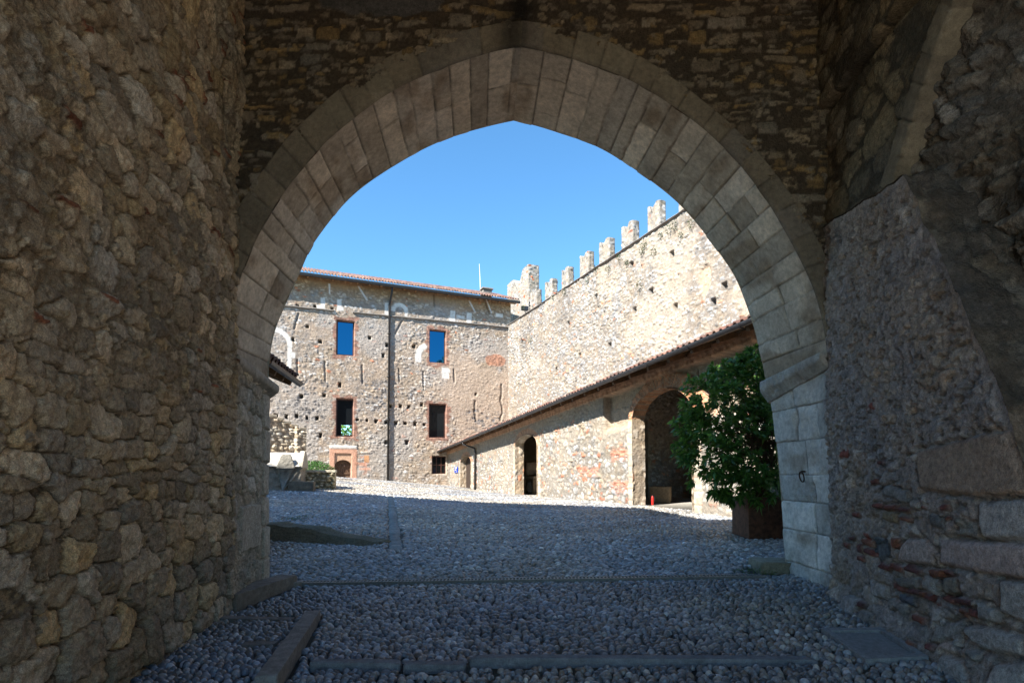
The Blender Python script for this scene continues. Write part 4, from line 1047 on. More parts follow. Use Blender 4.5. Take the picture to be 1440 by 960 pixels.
def store_wall():
    r = .035
    u = np.arange(-.9, U1, r); v = np.arange(-1.5, 5.4, r); U, V = np.meshgrid(u, v, indexing='ij')
    topv = eave_z(U) + OV * RS - .16
    H, c, k, rn = stone_wall(U, V, 501, .27, .15, [(.30, .28, .255), (.25, .23, .20), (.33, .315, .295), (.19, .175, .16), (.26, .215, .17)], (.165, .145, .12), depth=.075, mort=.32, mvar=.35, joint=.25, rough=.02,
                             brick=.10, mscale=2, warp=.34, jit=.42, brickcol=(.33, .14, .085), tone=.3)
    # lime plaster remains
    p = sst(.54, .66, fbm(U * .5, V * .6, 4, 505)) * .55; p = np.maximum(p, sst(-.2, .2, V - topv + .9 + .5 * (fbm(U * .8, V * .8, 3, 507) - .5)) * .8)
    c = mix(c, np.array((.255, .22, .175)) * (.85 + .3 * fbm(U * 2, V * 2, 4, 9))[..., None], p); H = H * (1 - .6 * p) + .025 * p
    # brick lacing near the big arch
    for q in [(862, 632, 886, 648), (858, 676, 890, 692), (815, 655, 842, 668)]:
        a0, a1, b0, b1 = prect(SP, *q); d = sdrect(U, V, a0, a1, b0, b1) + .35 * (fbm(U * 3, V * 3, 3, 8) - .5); kk = sst(.08, -.08, d)
        c = mix(c, np.array((.33, .14, .09)) * (.6 + .8 * T[np.floor(V / .075).astype(int) & 255, np.floor(U / .22).astype(int) & 255])[..., None], kk * (np.abs(V / .075 - np.round(V / .075)) > .14) * .85)
    # near part set back at the top
    ur = SP.u(850, 590); vb = SP.uv(872, 603)[1]
    kr = sst(ur - .03, ur + .03, U) * sst(vb - .12, vb + .12, V - .12 * (fbm(U * 2, V * 2, 3, 2) - .5)); H = H - .30 * kr
    c = mix(c, np.array((.34, .26, .18)) * (.7 + .6 * fbm(U * 3, V * 3, 5, 4))[..., None], kr * .55)
    # brick arch rings and cut stone jambs
    for i, (a, b, vs, vc) in enumerate(arches):
        um, hw = (a + b) / 2, (b - a) / 2; w = [.50, .30, .25][i]
        x = (U - um) / hw; y = (V - vs) / (vc - vs + 1e-6); an = np.arctan2(np.maximum(V - vs, 0) * hw / (vc - vs), U - um)
        ringd = np.maximum(arch_out(U, V, w), -arch_out(U, V)) ; on = sst(.03, -.03, ringd) * (V > vs - .05) * (np.abs(U - um) < hw + w + .1)
        bi = an * hw * 1.35 / .085; bk = np.abs(bi - np.round(bi)) < .40
        ci = T[np.round(bi).astype(int) & 255, 7 + i]
        H = H * (1 - on) + on * (.0 + .035 * bk * (.5 + ci) - .1 * (i == 0)); c = mix(c, np.where(bk[..., None], np.array((.40, .19, .10)) * (.6 + .7 * ci)[..., None], np.array((.36, .28, .2))), on * (.95 if i == 0 else .6))
        jm = sst(.03, -.03, np.maximum(np.abs(np.abs(U - um) - hw - .17) - .17 - .1 * (vn(V * 2.6, V * 0, i) - .5), V - vs))
        jj = np.abs(V / .38 - np.round(V / .38)) * .38
        c = mix(c, np.array((.37, .32, .25)) * (.8 + .35 * T[np.floor(V / .38 + .5).astype(int) & 255, i])[..., None] * (.6 + .4 * sst(.005, .03, jj))[..., None], jm * .9); H = H * (1 - jm) + jm * (.03 - .02 * (jj < .012) + .02 * fbm(U * 6, V * 6, 3, 3))
    # brick cornice under the eave
    cv = V - topv; kc = sst(-.32, -.29, cv); dent = (np.floor(U / .12) % 2) * (cv < -.14) 
    H = H * (1 - kc) + kc * (.05 + .05 * (cv > -.16) + .03 * dent); c = mix(c, np.array((.40, .24, .15)) * (.7 + .6 * T[np.floor(U / .12).astype(int) & 255, 77])[..., None], kc * .8)
    sl_ = np.abs(U - SP.u(971, 520)) < .05; H = H - .1 * (sl_ & (cv > -1.1) & (cv < -.45))
    keep = (arch_out(U + r / 2, V + r / 2, .02) > 0) & (V < topv)
    grid_obj('wall', SP.grid(U, V, H), c, M['farstone'], store, keep=keep, flip=True)
    # reveals of the openings
    for i, (a, b, vs, vc) in enumerate(arches):
        um, hw = (a + b) / 2, (b - a) / 2
        pts = [(a, -1.4), (a, vs)] + [(um - hw * math.cos(t), vs + (vc - vs) * math.sin(t)) for t in np.linspace(.02, math.pi - .02, 40)] + [(b, vs), (b, -1.4)]
        O = np.array(pts); l = np.concatenate([[0], np.cumsum(np.linalg.norm(np.diff(O, axis=0), axis=1))]); s = np.arange(0, l[-1], .05)
        A = np.stack([np.interp(s, l, O[:, 0]), np.interp(s, l, O[:, 1])], 1); w = np.linspace(.09, -.42, 14)
        S, W = np.meshgrid(s, w, indexing='ij')
        H, c, k, _ = stone_wall(S, W, 520 + i, .36, .24, [(.37, .31, .24), (.34, .275, .20), (.39, .34, .28)], (.28, .22, .16), depth=.045, mort=.4, joint=.25, rough=.015, brick=.05, brickcol=(.4, .19, .11))
        isb = (A[:, 1] > vs - .02)[:, None]
        if i == 0:
            bi = S / .085; c = mix(c, np.array((.42, .20, .10)) * (.6 + .7 * T[np.floor(bi).astype(int) & 255, np.floor(W / .24).astype(int) & 255])[..., None], (isb & (np.abs(bi - np.round(bi)) < .4)) * .9)
        inn = np.stack([um - A[:, 0], np.minimum(0, vs - A[:, 1])], 1); inn /= np.linalg.norm(inn, axis=1)[:, None] + 1e-9
        P = SP.O + SP.D * (A[:, 0:1] + inn[:, 0:1] * (H - .02))[..., None] + SP.n * W[..., None]; P[..., 2] = A[:, 1:2] + inn[:, 1:2] * (H - .02)
        grid_obj('arch_reveal', P, c, M['farstone'], store, label=['brick topped reveal of the big cart arch', 'stone reveal of the middle arched doorway', 'reveal of the small far doorway'][i])
store_wall()
# inner back walls of wall thickness, partitions
mb = MB()
for (a, b) in [(-.5, arches[2][0] - .1), (arches[2][1] + .1, arches[1][0] - .1), (arches[1][1] + .1, arches[0][0] - .1), (arches[0][1] + .1, U1)]:
    box_on(mb, SP, a, b, -1.5, 2.2 if a < 20 else 3.0, -.44, -.32)
for a in (arches[2][1] + 1.6, arches[1][1] + 2.2, arches[0][1] + 3.4): box_on(mb, SP, a, a + .3, -1.5, 2.6, -4.4, -.4)
mb.build('inner_wall', stone_mat('store_inner_stone', 4, 10, .5, .03, base=(.28, .23, .17)), store)
a, b, vs, vc = arches[2]; mb = MB(); nb = 7
for k in range(nb): box_on(mb, SP, a + (b - a) * k / nb + .006, a + (b - a) * (k + 1) / nb - .006, -1.4, vc + .02, -.40, -.34)
M['doordark'] = plain_mat('dark_door_wood', (.03, .018, .012), .8, s=8, var=.4, stretch=(6, 6, 1), bump=.3)
dr_ = mb.build('door', M['doordark'], store, label='small dark plank door at the far end')
mb = MB(); mb.tube([SP.pt(b - .25, -.1, -.34), SP.pt(b - .25, -.1, -.28), SP.pt(b - .25, -.25, -.26)], .025); mb.build('handle', M['iron'], dr_)
# roof: boards, rafters, tiles, gutter
ed = np.array([*((SEV.pt(e1[0], e1[1]) - SEV.pt(e0[0], e0[1]))[:2]), e1[1] - e0[1]]); elen = np.linalg.norm(ed); ed /= elen
E0 = SEV.pt(e0[0], e0[1]); LEN = U1 - e0[0] + .5
ssl = -SP.n * math.cos(rad(19)) + np.array([0, 0, math.sin(rad(19))]); sup = np.cross(ed, ssl); sup = sup if sup[2] > 0 else -sup; sup /= np.linalg.norm(sup)
mb = MB(); mb.box(E0 + ed * LEN / 2 + ssl * 3.68 + sup * .0, (LEN, 7.46, .04), axes=[ed, ssl, sup]); mb.build('roof_board', M['board'], store)
for k in np.arange(.35, LEN, 1.02):
    mb = MB(); mb.box(E0 + ed * k + ssl * .75 - sup * .10, (.11, 1.5, .15), axes=[ed, ssl, sup]); mb.build('rafter', M['rafter'], store)
tiles('roof', E0 + sup * .05 - ssl * .05, ed, LEN, ssl, 7.4, 0, store, TERRA, 9, pitch=.24)
mb = MB(); nn = SP.n
sec = [(.075 * math.cos(t), .085 * math.sin(t)) for t in np.linspace(math.pi, 2 * math.pi, 9)] + [(.06 * math.cos(t), .07 * math.sin(t)) for t in np.linspace(2 * math.pi, math.pi, 9)]
sec = [(a * 1.25, b * 1.25) for a, b in sec]
mb.prism(sec, lambda a, b, d: E0 + ed * d + nn * (a + .10) + np.array([0, 0, b + .02]), -.05, LEN)
for k in np.arange(.6, LEN, 1.9): mb.prism([(a * 1.12, b * 1.12 - .003) for a, b in sec], lambda a, b, d: E0 + ed * d + nn * (a + .10) + np.array([0, 0, b + .02]), k, k + .06)
mb.build('gutter', M['metal'], store)
up_ = SP.u(671, 660); ge = SEV.uv(653, 622)
mb = MB(); q = E0 + ed * ((ge[0] - e0[0])) + nn * .1 - np.array([0, 0, .08])
pz = SP.uv(671, 633)[1]
mb.tube([q, q - np.array([0, 0, .12]), SP.pt(up_, pz + .12, .16), SP.pt(up_, pz - .1, .14), SP.pt(up_, gz1(*SP.pt(up_, 0)[:2]) - .05, .14)], .065, 10); mb.build('drainpipe', M['pipe'], store, smooth=True)
# blue sign plate
a0, a1, b0, b1 = prect(SP, 640.8, 656, 645.2, 664.5)
sg = thing('wall_sign', 'small blue plate sign on the lean-to wall beside the far doorway', 'sign', SP.pt((a0 + a1) / 2, b0, .06))
mb = MB(); box_on(mb, SP, a0, a1, b0, b1, .05, .09, bev=.008); mb.build('sign_plate', M['blue'], sg)
mb = MB(); w = a1 - a0; h = b1 - b0
box_on(mb, SP, a0 + .22 * w, a0 + .78 * w, b0 + .74 * h, b0 + .90 * h, .088, .096); box_on(mb, SP, a0 + .3 * w, a0 + .55 * w, b0 + .40 * h, b0 + .58 * h, .088, .096); box_on(mb, SP, a0 + .5 * w, a0 + .8 * w, b0 + .14 * h, b0 + .2 * h, .088, .096)
mb.build('sign_mark', M['white'], sg)
# lit louvre slot near the far corner
# stone trough on a cut block inside the big arch
a, b, vs, vc = arches[0]
def inside(u, v, off): return SP.pt(u, v, off)
g0 = gz1(*SP.pt(a, 0, -2)[:2])
def PIN(px, py, off): return Plane(SP.O[:2] + SP.n[:2] * off, SP.D[:2], SP.n[:2]).u(px, py)
ut = PIN(929, 680, -2.1); tb = inside(ut, g0 + .62, -2.1)
rock('cut_block', boxmap((tb[0], tb[1], g0 + .30), (1.15, .75, .62), 1.25), M['dressed'], None, 22, .02, .2, (.26, .19, .12), seed=3, rnd=.10)
tag(bpy.data.objects['cut_block'], 'squared tan stone block on the floor inside the big arch', 'stone block')
def bowl(V):
    L = V.copy(); t = (V[:, 2] + 1) / 2; s = .55 + .45 * t ** .7
    X = L[:, 0] * .62 * s; Yv = L[:, 1] * .42 * s; Z = t * .55
    inner = (V[:, 2] > .97) & (np.hypot(V[:, 0], V[:, 1]) < .86); Z = np.where(inner, Z - .24, Z)
    ca, sa = math.cos(1.25), math.sin(1.25); c0 = inside(ut - .1, g0 + .64, -2.15)
    return c0 + np.stack([X * ca - Yv * sa, X * sa + Yv * ca, Z], 1)
o = rock('stone_basin', bowl, M['dressed'], None, 26, .012, .2, (.34, .29, .23), seed=5, rnd=.5); tag(o, 'rounded stone basin resting on the tan block inside the big arch', 'stone basin')
pp = inside(PIN(917.5, 690, -.62), g0, -.62); t = thing('fire_extinguisher', 'red fire extinguisher standing just inside the big arch', 'fire extinguisher', pp)
mb = MB(); mb.tube([pp + np.array([0, 0, z]) for z in (.01, .025, .25, .30, .325)], [.036, .042, .042, .025, .016], 14); mb.build('cylinder', M['red'], t, smooth=True)
mb = MB(); mb.box(pp + np.array([0, 0, .34]), (.03, .07, .03)); mb.tube([pp + np.array([.02, 0, .34]), pp + np.array([.07, 0, .30]), pp + np.array([.07, 0, .15])], .008, 6); mb.build('valve', M['metal'], t)
pb = inside(b - .35, g0, -1.5); t = thing('plank_door', 'dark old plank door leaning open inside the big arch', 'door', pb)
mb = MB()
for k in range(5): mb.box(pb + SP.n * (-.1 - .22 * k) + np.array([0, 0, 1.2]), (.05, .205, 2.3), axes=[SP.D, SP.n, (0, 0, 1)])
mb.build('door_leaf', M['doorwood'], t)
mb = MB()
for z in (.5, 1.2, 1.9): mb.box(pb + SP.n * -.54 - SP.D * .045 + np.array([0, 0, z]), (.04, 1.05, .12), axes=[SP.D, SP.n, (0, 0, 1)])
mb.build('cross_rail', M['doorwood'], t)
# stone shelf and round stones inside the middle doorway
a, b, vs, vc = arches[1]; g1 = gz1(*SP.pt(a, 0, -2)[:2]); sb = inside(PIN(750, 670, -1.9), g1, -1.9)
t = thing('stone_shelf', 'low stone bench with a slab top inside the middle doorway', 'bench', sb)
for s in (-.6, .6): rock('leg', boxmap(sb + np.array([s * SP.D[0], s * SP.D[1], .42]), (.22, .6, .84), math.atan2(SP.D[1], SP.D[0])), M['dressed'], t, 12, .012, .2, (.33, .26, .19))
rock('slab', boxmap(sb + np.array([0, 0, .92]), (1.9, .75, .14), math.atan2(SP.D[1], SP.D[0])), M['dressed'], t, 16, .012, .2, (.42, .33, .23))
def barrel(c0, rx, rz_):
    def f(V):
        q = V / (np.linalg.norm(V, axis=1)[:, None] + 1e-9) * .5 + V * .5
        return c0 + np.stack([q[:, 0] * rx, q[:, 1] * rx, (q[:, 2] + 1) * rz_], 1)
    return f
o = rock('stone_mortar', barrel(sb + np.array([0, 0, 1.0]), .48, .42), M['dressed'], None, 18, .012, .2, (.30, .24, .18), seed=2); tag(o, 'big rounded stone mortar on the bench in the middle doorway', 'stone mortar')
o = rock('round_stone', barrel(sb + np.array([-.05, -.1, .01]), .36, .34), M['dressed'], None, 16, .02, .2, (.22, .19, .16), seed=4); tag(o, 'dark rounded stone on the floor under the bench in the middle doorway', 'stone')

# ================================================================== LEFT SIDE OF THE COURTYARD
# pent roof corner peeking past the left jamb
p1 = at(415, 540, 12.6); d0 = ray(372, 511); p0 = d0 * (p1[2] / d0[2])
pent = thing('pent_roof_house', 'dark underside and gutter end of a small pent roof beyond the left jamb', 'outbuilding', (p1[0] - 1.2, p1[1] - 1, gz1(p1[0] - 1, p1[1] - 1)))
al = (p1 - p0); AL = np.linalg.norm(al); al /= AL; lat = np.cross(np.array([0, 0, 1.0]), al); sl2 = lat * math.cos(rad(22)) + np.array([0, 0, math.sin(rad(22))]); su2 = np.cross(al, sl2); su2 = su2 if su2[2] > 0 else -su2
mb = MB(); mb.box(p0 + al * AL / 2 + sl2 * 1.1 + su2 * .07, (AL - .04, 2.3, .05), axes=[al, sl2, su2]); mb.build('roof_board', M['wood'], pent)
tiles('roof', p0 + su2 * .12, al, AL, sl2, 2.2, 0, pent, TERRA, 15)
mb = MB(); mb.prism([(a * .8, b * .8) for a, b in sec], lambda a, b, d: p0 + al * d - lat * (a + .09) + np.array([0, 0, b + .04]), -.1, AL + .05); mb.build('gutter', M['metal'], pent)
for k in np.arange(.2, AL, .6):
    mb = MB(); mb.box(p0 + al * k + sl2 * .8 - su2 * .03, (.09, 1.6, .12), axes=[al, sl2, su2]); mb.build('rafter', M['wood'], pent)
mb = MB(); w0 = p0 + lat * .75 - al * .3; mb.box(w0 + al * (AL - .3) / 2 + lat * 1.0 + np.array([0, 0, -(p1[2] + 1.0) / 2 - .1]), (AL - .4, 2.0, p1[2] + 1.6), axes=[al, lat, (0, 0, 1)]); mb.build('wall', stone_mat('pent_stone', 6, 20, .5, .03, base=(.36, .3, .22)), pent)

# garden wall with its end pier
g_a = at(352, 571, 31.2); g_b = at(429, 606, 33.0)
GW = Plane(g_a[:2], (g_b - g_a)[:2], ((g_b - g_a)[1], -(g_b - g_a)[0])); gl = float(np.hypot(*(g_b - g_a)[:2]))
gwall = thing('garden_wall', 'rough stone garden wall with sloping top at the left back of the courtyard', 'wall', (*g_b[:2], gz1(*g_b[:2])))
u = np.arange(-1, gl, .045); v = np.arange(-1, 6, .045); U, V = np.meshgrid(u, v, indexing='ij')
H, c, k, rn = stone_wall(U, V, 601, .38, .20, [(.50, .42, .31), (.44, .35, .25), (.54, .47, .37)], (.22, .17, .12), depth=.12, mort=.2, mvar=.4, joint=.3, rough=.03, brick=0)
topv = g_a[2] + (g_b[2] - g_a[2]) * U / gl
pier = sst(gl - .62, gl - .56, U) ; H = H + .25 * pier; 
grid_obj('wall', GW.grid(U, V, H), c, M['farstone'], gwall, keep=(V < topv + .1 * (fbm(U * 4, V * 0, 2, 4) - .5)), flip=True)
mb = MB(); n_ = 10
for i in range(n_):
    ua, ub = -1 + (gl + 1) * i / n_, -1 + (gl + 1) * (i + 1) / n_; vt = g_a[2] + (g_b[2] - g_a[2]) * (ua + ub) / 2 / gl
    box_on(mb, GW, ua, ub - .004, vt - .05 + .05 * T[i, 3], vt + .09 + .05 * T[i, 3], -.62, .10 + .22 * (i == n_ - 1), bev=.02)
mb.build('coping', stone_mat('garden_coping', 6, 20, .5, .02, base=(.33, .28, .21)), gwall)
mb = MB(); box_on(mb, GW, -1, gl, -1, g_b[2] - .05, -.6, -.08); mb.build('wall_core', stone_mat('garden_core', 6, 20, .5, .02, base=(.36, .3, .22)), gwall)

# stone well house with a gabled lid, low planter wall, bench
wp = onground(397, 690); wz = gz1(wp[0], wp[1])
well = thing('stone_well', 'pale stone well block with gabled lid beside the left jamb', 'well', (wp[0], wp[1], wz))
ry = .22
wc = np.array([wp[0] - .62, wp[1] + .75]); ca_, sa_ = math.cos(ry), math.sin(ry)
def wmap(L): return np.stack([wc[0] + L[:, 0] * ca_ - L[:, 1] * sa_, wc[1] + L[:, 0] * sa_ + L[:, 1] * ca_, wz + L[:, 2]], 1)
rock('base', lambda V: wmap(V * np.array([1.12, .72, .55]) + np.array([0, 0, .45])), M['farstone'], well, 40, .06, .2, (.30, .265, .21), seed=1, rnd=.05, fine=.02)
rock('lid', lambda V: wmap(np.stack([V[:, 0] * 1.12, V[:, 1] * .84 * (1 - .9 * (V[:, 2] + 1) / 2), .98 + .60 * (V[:, 2] + 1) / 2], 1)), M['farstone'], well, 34, .03, .3, (.36, .335, .29), seed=2, rnd=.05, label='sloping pale stone lid')
rock('gable_end', lambda V: wmap(np.stack([1.10 + V[:, 0] * .10, V[:, 1] * .82 * (1 - .72 * ((V[:, 2] + 1) / 2) ** 1.6), .92 + .72 * (V[:, 2] + 1) / 2], 1)), M['farstone'], well, 22, .03, .2, (.38, .34, .27), seed=8, rnd=.2)
rock('peaked_stone', lambda V: wmap(np.stack([.55 + V[:, 0] * .36 * (1 - .62 * ((V[:, 2] + 1) / 2) ** 1.4), -.72 + V[:, 1] * .13, .90 + .58 * (V[:, 2] + 1) / 2], 1)), M['farstone'], well, 22, .03, .2, (.25, .235, .20), seed=9, rnd=.2)
bp_ = onground(418, 691); rock('stone_bench', boxmap((bp_[0] + .05, bp_[1] + .35, gz1(*bp_[:2]) + .2), (1.0, .42, .42), .15), M['farstone'], None, 18, .03, .2, (.17, .145, .11), seed=7)
tag(bpy.data.objects['stone_bench'], 'low dark stone bench block between the well and the planter wall', 'bench')
l0 = onground(412, 689); l1 = onground(471, 688); l0[1] += 1.0; l1[1] = l0[1] + .35; l1[0] = ray(471, 688)[0] / ray(471, 688)[1] * l1[1]
LP = Plane(l0[:2], (l1 - l0)[:2], ((l1 - l0)[1], -(l1 - l0)[0])); ll = float(np.hypot(*(l1 - l0)[:2])); lz = gz1(*l1[:2]); ltop = at(440, 661.5, (l0[1] + l1[1]) / 2)[2]
planter_wall = thing('planter_wall', 'low mossy rubble planter wall in front of the green bush', 'wall', (*((l0 + l1) / 2)[:2], lz))
u = np.arange(0, ll, .03); v = np.arange(lz - .3, ltop, .03); U, V = np.meshgrid(u, v, indexing='ij')
H, c, k, rn = stone_wall(U, V, 611, .26, .13, [(.46, .40, .27), (.40, .34, .22), (.50, .45, .34)], (.15, .13, .08), depth=.11, mort=.1, mvar=.4, joint=.35, rough=.03, brick=0)
H = H * sst(0, .08, ll - U)
grid_obj('wall', LP.grid(U, V, H), c, M['farstone'], planter_wall, flip=True)
lc = LP.pt(ll / 2, ltop - .02, -.28); rock('coping', boxmap(lc, (ll + .12, .72, .10), math.atan2(LP.D[1], LP.D[0])), M['farstone'], planter_wall, 24, .02, .2, (.44, .40, .31), seed=5)
lb = LP.pt(ll - .22, (lz - .3 + ltop) / 2, -.75); rock('end_wall', boxmap(lb, (.42, 1.5, ltop - lz + .3), math.atan2(LP.D[1], LP.D[0])), M['farstone'], planter_wall, 22, .04, .15, (.42, .36, .25), seed=6)

# ================================================================== FOLIAGE helpers
def leaves(name, pts, dirs, L, W, cols, parent, mat, seed=0, droop=.25, **kw):
    """many bent leaves: each is a folded 6-vertex blade"""
    rs = np.random.RandomState(seed); n = len(pts); d = dirs / (np.linalg.norm(dirs, axis=1)[:, None] + 1e-9)
    r = rs.randn(n, 3); s = np.cross(d, r); s /= np.linalg.norm(s, axis=1)[:, None] + 1e-9
    up = np.cross(s, d); l = (L * (.65 + .7 * rs.rand(n)))[:, None]; w = (W * (.7 + .6 * rs.rand(n)))[:, None]
    up = np.where(up[:, 2:3] < 0, -up, up)
    v0 = pts; m = pts + d * l * .5 - np.array([0, 0, 1]) * l * droop * .2; t = pts + d * l - np.array([0, 0, 1]) * l * droop
    a = m + s * w * .5 + up * w * .12; b = m - s * w * .5 + up * w * .12; q = pts + d * l * .22
    V = np.stack([v0, q + s * w * .32, a, t, b, q - s * w * .32, m], 1).reshape(-1, 3)
    base = (np.arange(n) * 7)[:, None]
    F = np.concatenate([base + np.array(f)[None] for f in ((0, 1, 6), (1, 2, 6), (2, 3, 6), (3, 4, 6), (4, 5, 6), (5, 0, 6))])
    c = palette(rs.rand(n), cols) * (.7 + .6 * rs.rand(n))[:, None]
    return mesh(name, V, F, mat, parent, np.repeat(c, 7, 0), **kw)

# ---- shrub in its corten planter beside the right jamb
pc = onground(1068, 757); PX, PY = pc[0] + .20, pc[1] + .39; PZ = gz1(PX, PY - .4) - .02
shrub = thing('potted_shrub', 'tall glossy evergreen shrub in a square rust brown planter by the right jamb', 'shrub', (PX, PY, PZ))
PH = at(1045, 699, PY - .45)[2] - PZ
mb = MB(); w = .80
for sx, sy, a, b in ((0, -1, w, .02), (0, 1, w, .02), (-1, 0, .02, w - .02), (1, 0, .02, w - .02)): mb.box((PX + sx * (w / 2 - .01), PY + sy * (w / 2 - .01), PZ + PH / 2), (a, b, PH), bev=.004)
for sx, sy, a, b in ((0, -1, w - .05, .03), (0, 1, w - .05, .03), (-1, 0, .03, w - .11), (1, 0, .03, w - .11)): mb.box((PX + sx * (w / 2 - .036), PY + sy * (w / 2 - .036), PZ + PH - .010), (a, b, .02))
plant_box = mb.build('planter', M['corten'], shrub)
mb = MB(); mb.box((PX, PY, PZ + PH - .12), (w - .06, w - .06, .1)); mb.build('soil', M['soil'], shrub)
def build_shrub():
    rs = np.random.RandomState(5)
    # crown blobs read off the silhouette: picture x, y, radius in pixels, depth offset
    blobs = [(1018, 580, 62, 0), (1052, 545, 52, .1), (1066, 505, 26, 0), (985, 560, 34, -.1), (968, 600, 26, .0), (1000, 640, 48, -.2), (1060, 630, 66, -.1), (1025, 530, 30, .1), (1090, 590, 60, .3), (965, 632, 20, -.1), (1030, 675, 34, -.3), (1072, 680, 34, -.35), (1008, 690, 14, -.3), (1110, 540, 50, .4), (1120, 640, 55, .4), (1048, 512, 20, 0)]
    tips, outs, stems = [], [], []
    root = np.array([PX, PY, PZ + PH - .08])
    for (x, y, r, dz) in blobs:
        c = at(x, y, PY + dz); R_ = r / FPX * PY
        n = int(120 * (R_ / .8) ** 2) + 10
        for _ in range(n):
            d = rs.randn(3); d /= np.linalg.norm(d); rr = R_ * (.45 + .55 * rs.rand() ** .5) * (.85 + .3 * rs.rand())
            p = c + d * np.array([1, 1.0, 1]) * rr
            if p[2] < PZ + .25: continue
            tips.append(p); o = d * .6 + (p - root) / np.linalg.norm(p - root) * .8; outs.append(o / np.linalg.norm(o))
    tips = np.array(tips); outs = np.array(outs)
    pts, dirs = [], []
    for p, o in zip(tips, outs):
        k = rs.randint(9, 15); a = np.cross(o, rs.randn(3)); a /= np.linalg.norm(a); b = np.cross(o, a)
        for i in range(k):
            th = i * 2.4 + rs.rand() * .4; el = .15 + 1.0 * rs.rand()
            pts.append(p - o * .12 * rs.rand()); dirs.append((a * math.cos(th) + b * math.sin(th)) * math.cos(el) + o * math.sin(el) * 1.1)
    lf = leaves('foliage', np.array(pts), np.array(dirs), [0.14][0], .05, [(.07, .17, .03), (.11, .23, .04), (.055, .14, .026), (.17, .31, .06), (.085, .19, .034), (.13, .25, .04)], shrub, M['leaf'], 3)
    mb = MB(); idx = rs.choice(len(tips), 130, replace=False)
    for j in range(7):
        top = root + np.array([rs.uniform(-.5, .5) - .15, rs.uniform(-.35, .35), rs.uniform(1.0, 1.9)])
        b0 = root + np.array([rs.uniform(-.15, .15), rs.uniform(-.15, .15), 0]); mid = (b0 + top) / 2 + rs.randn(3) * .07
        mb.tube([b0, mid, top], [.035, .026, .014], 7); stems.append((b0, mid, top))
    for i in idx:
        b0, mid, top = stems[i % 7]; s = mid * (1 - rs.rand() * .9) + top * .5; s = mid + (top - mid) * rs.rand()
        mb.tube([s, (s + tips[i]) / 2 + np.array([0, 0, .06]), tips[i]], [.012, .008, .004], 5)
    mb.build('stem', M['doorwood'], shrub, smooth=True)
build_shrub()

# ---- green bush behind the planter wall, weeds on the curtain wall, tree seen through the palace window
rs = np.random.RandomState(9)
def bush(name, c, R_, n, L, W, cols, label, cat, seed, group=None, stem=True, droop=.3):
    r = np.random.RandomState(seed); d = r.randn(n, 3); d /= np.linalg.norm(d, axis=1)[:, None]; d[:, 2] = np.abs(d[:, 2]) if stem else d[:, 2]
    p = np.asarray(c) + d * np.array(R_) * (.35 + .65 * r.rand(n) ** .4)[:, None]
    dd = d + .5 * r.randn(n, 3); dd[:, 2] += .35
    t = thing(name, label, cat, c, group); leaves('foliage', p, dd, L, W, cols, t, M['grass'], seed, droop); return t
bc = LP.pt(ll * .28, ltop - .02, -1.2); bush('green_bush', bc, (.85, .5, .42), 1600, .14, .03, [(.05, .14, .025), (.07, .19, .03), (.035, .10, .02)], 'bright green leafy bush behind the low planter wall', 'bush', 21)
for i, (x, y, s) in enumerate([(942, 324, 1.1), (951, 317, .9), (908, 345, .9), (905, 353, .8), (921, 354, .8), (872, 362, .8), (840, 377, .9), (828, 393, .7), (883, 369, .6), (796, 411, .8), (857, 378, .7), (903, 400, 1.1), (737, 432, .7), (974, 315, .9), (931, 331, .6), (960, 331, .6), (748, 478, .8), (780, 419, .5)]):
    a = CW.uv(x, y); c = CW.pt(a[0], a[1], .10)
    bush('wall_weed', c, (.17 * s, .12 * s, .20 * s), 70, .12 * s, .03, [(.04, .07, .02), (.055, .085, .028), (.075, .09, .04)], 'small green weed tuft sprouting from the upper stones of the curtain wall', 'weed', 40 + i, 'weeds on the curtain wall', stem=False)
hx = at(487, 604, 52.0)
tr = bush('garden_tree', hx + np.array([0, 0, .2]), (2.2, 1.2, 2.4), 1500, .5, .2, [(.10, .24, .03), (.14, .30, .04), (.08, .18, .025)], 'bright green tree glimpsed through the bottom of the lower left palace window', 'tree', 77, stem=False)
mb = MB(); mb.tube([np.array([hx[0], hx[1] + .3, -1.3]), np.array([hx[0] + .1, hx[1] + .3, 1.5]), np.array([hx[0] - .1, hx[1] + .3, 4])], [.22, .17, .1], 9); mb.build('trunk', M['doorwood'], tr, smooth=True)

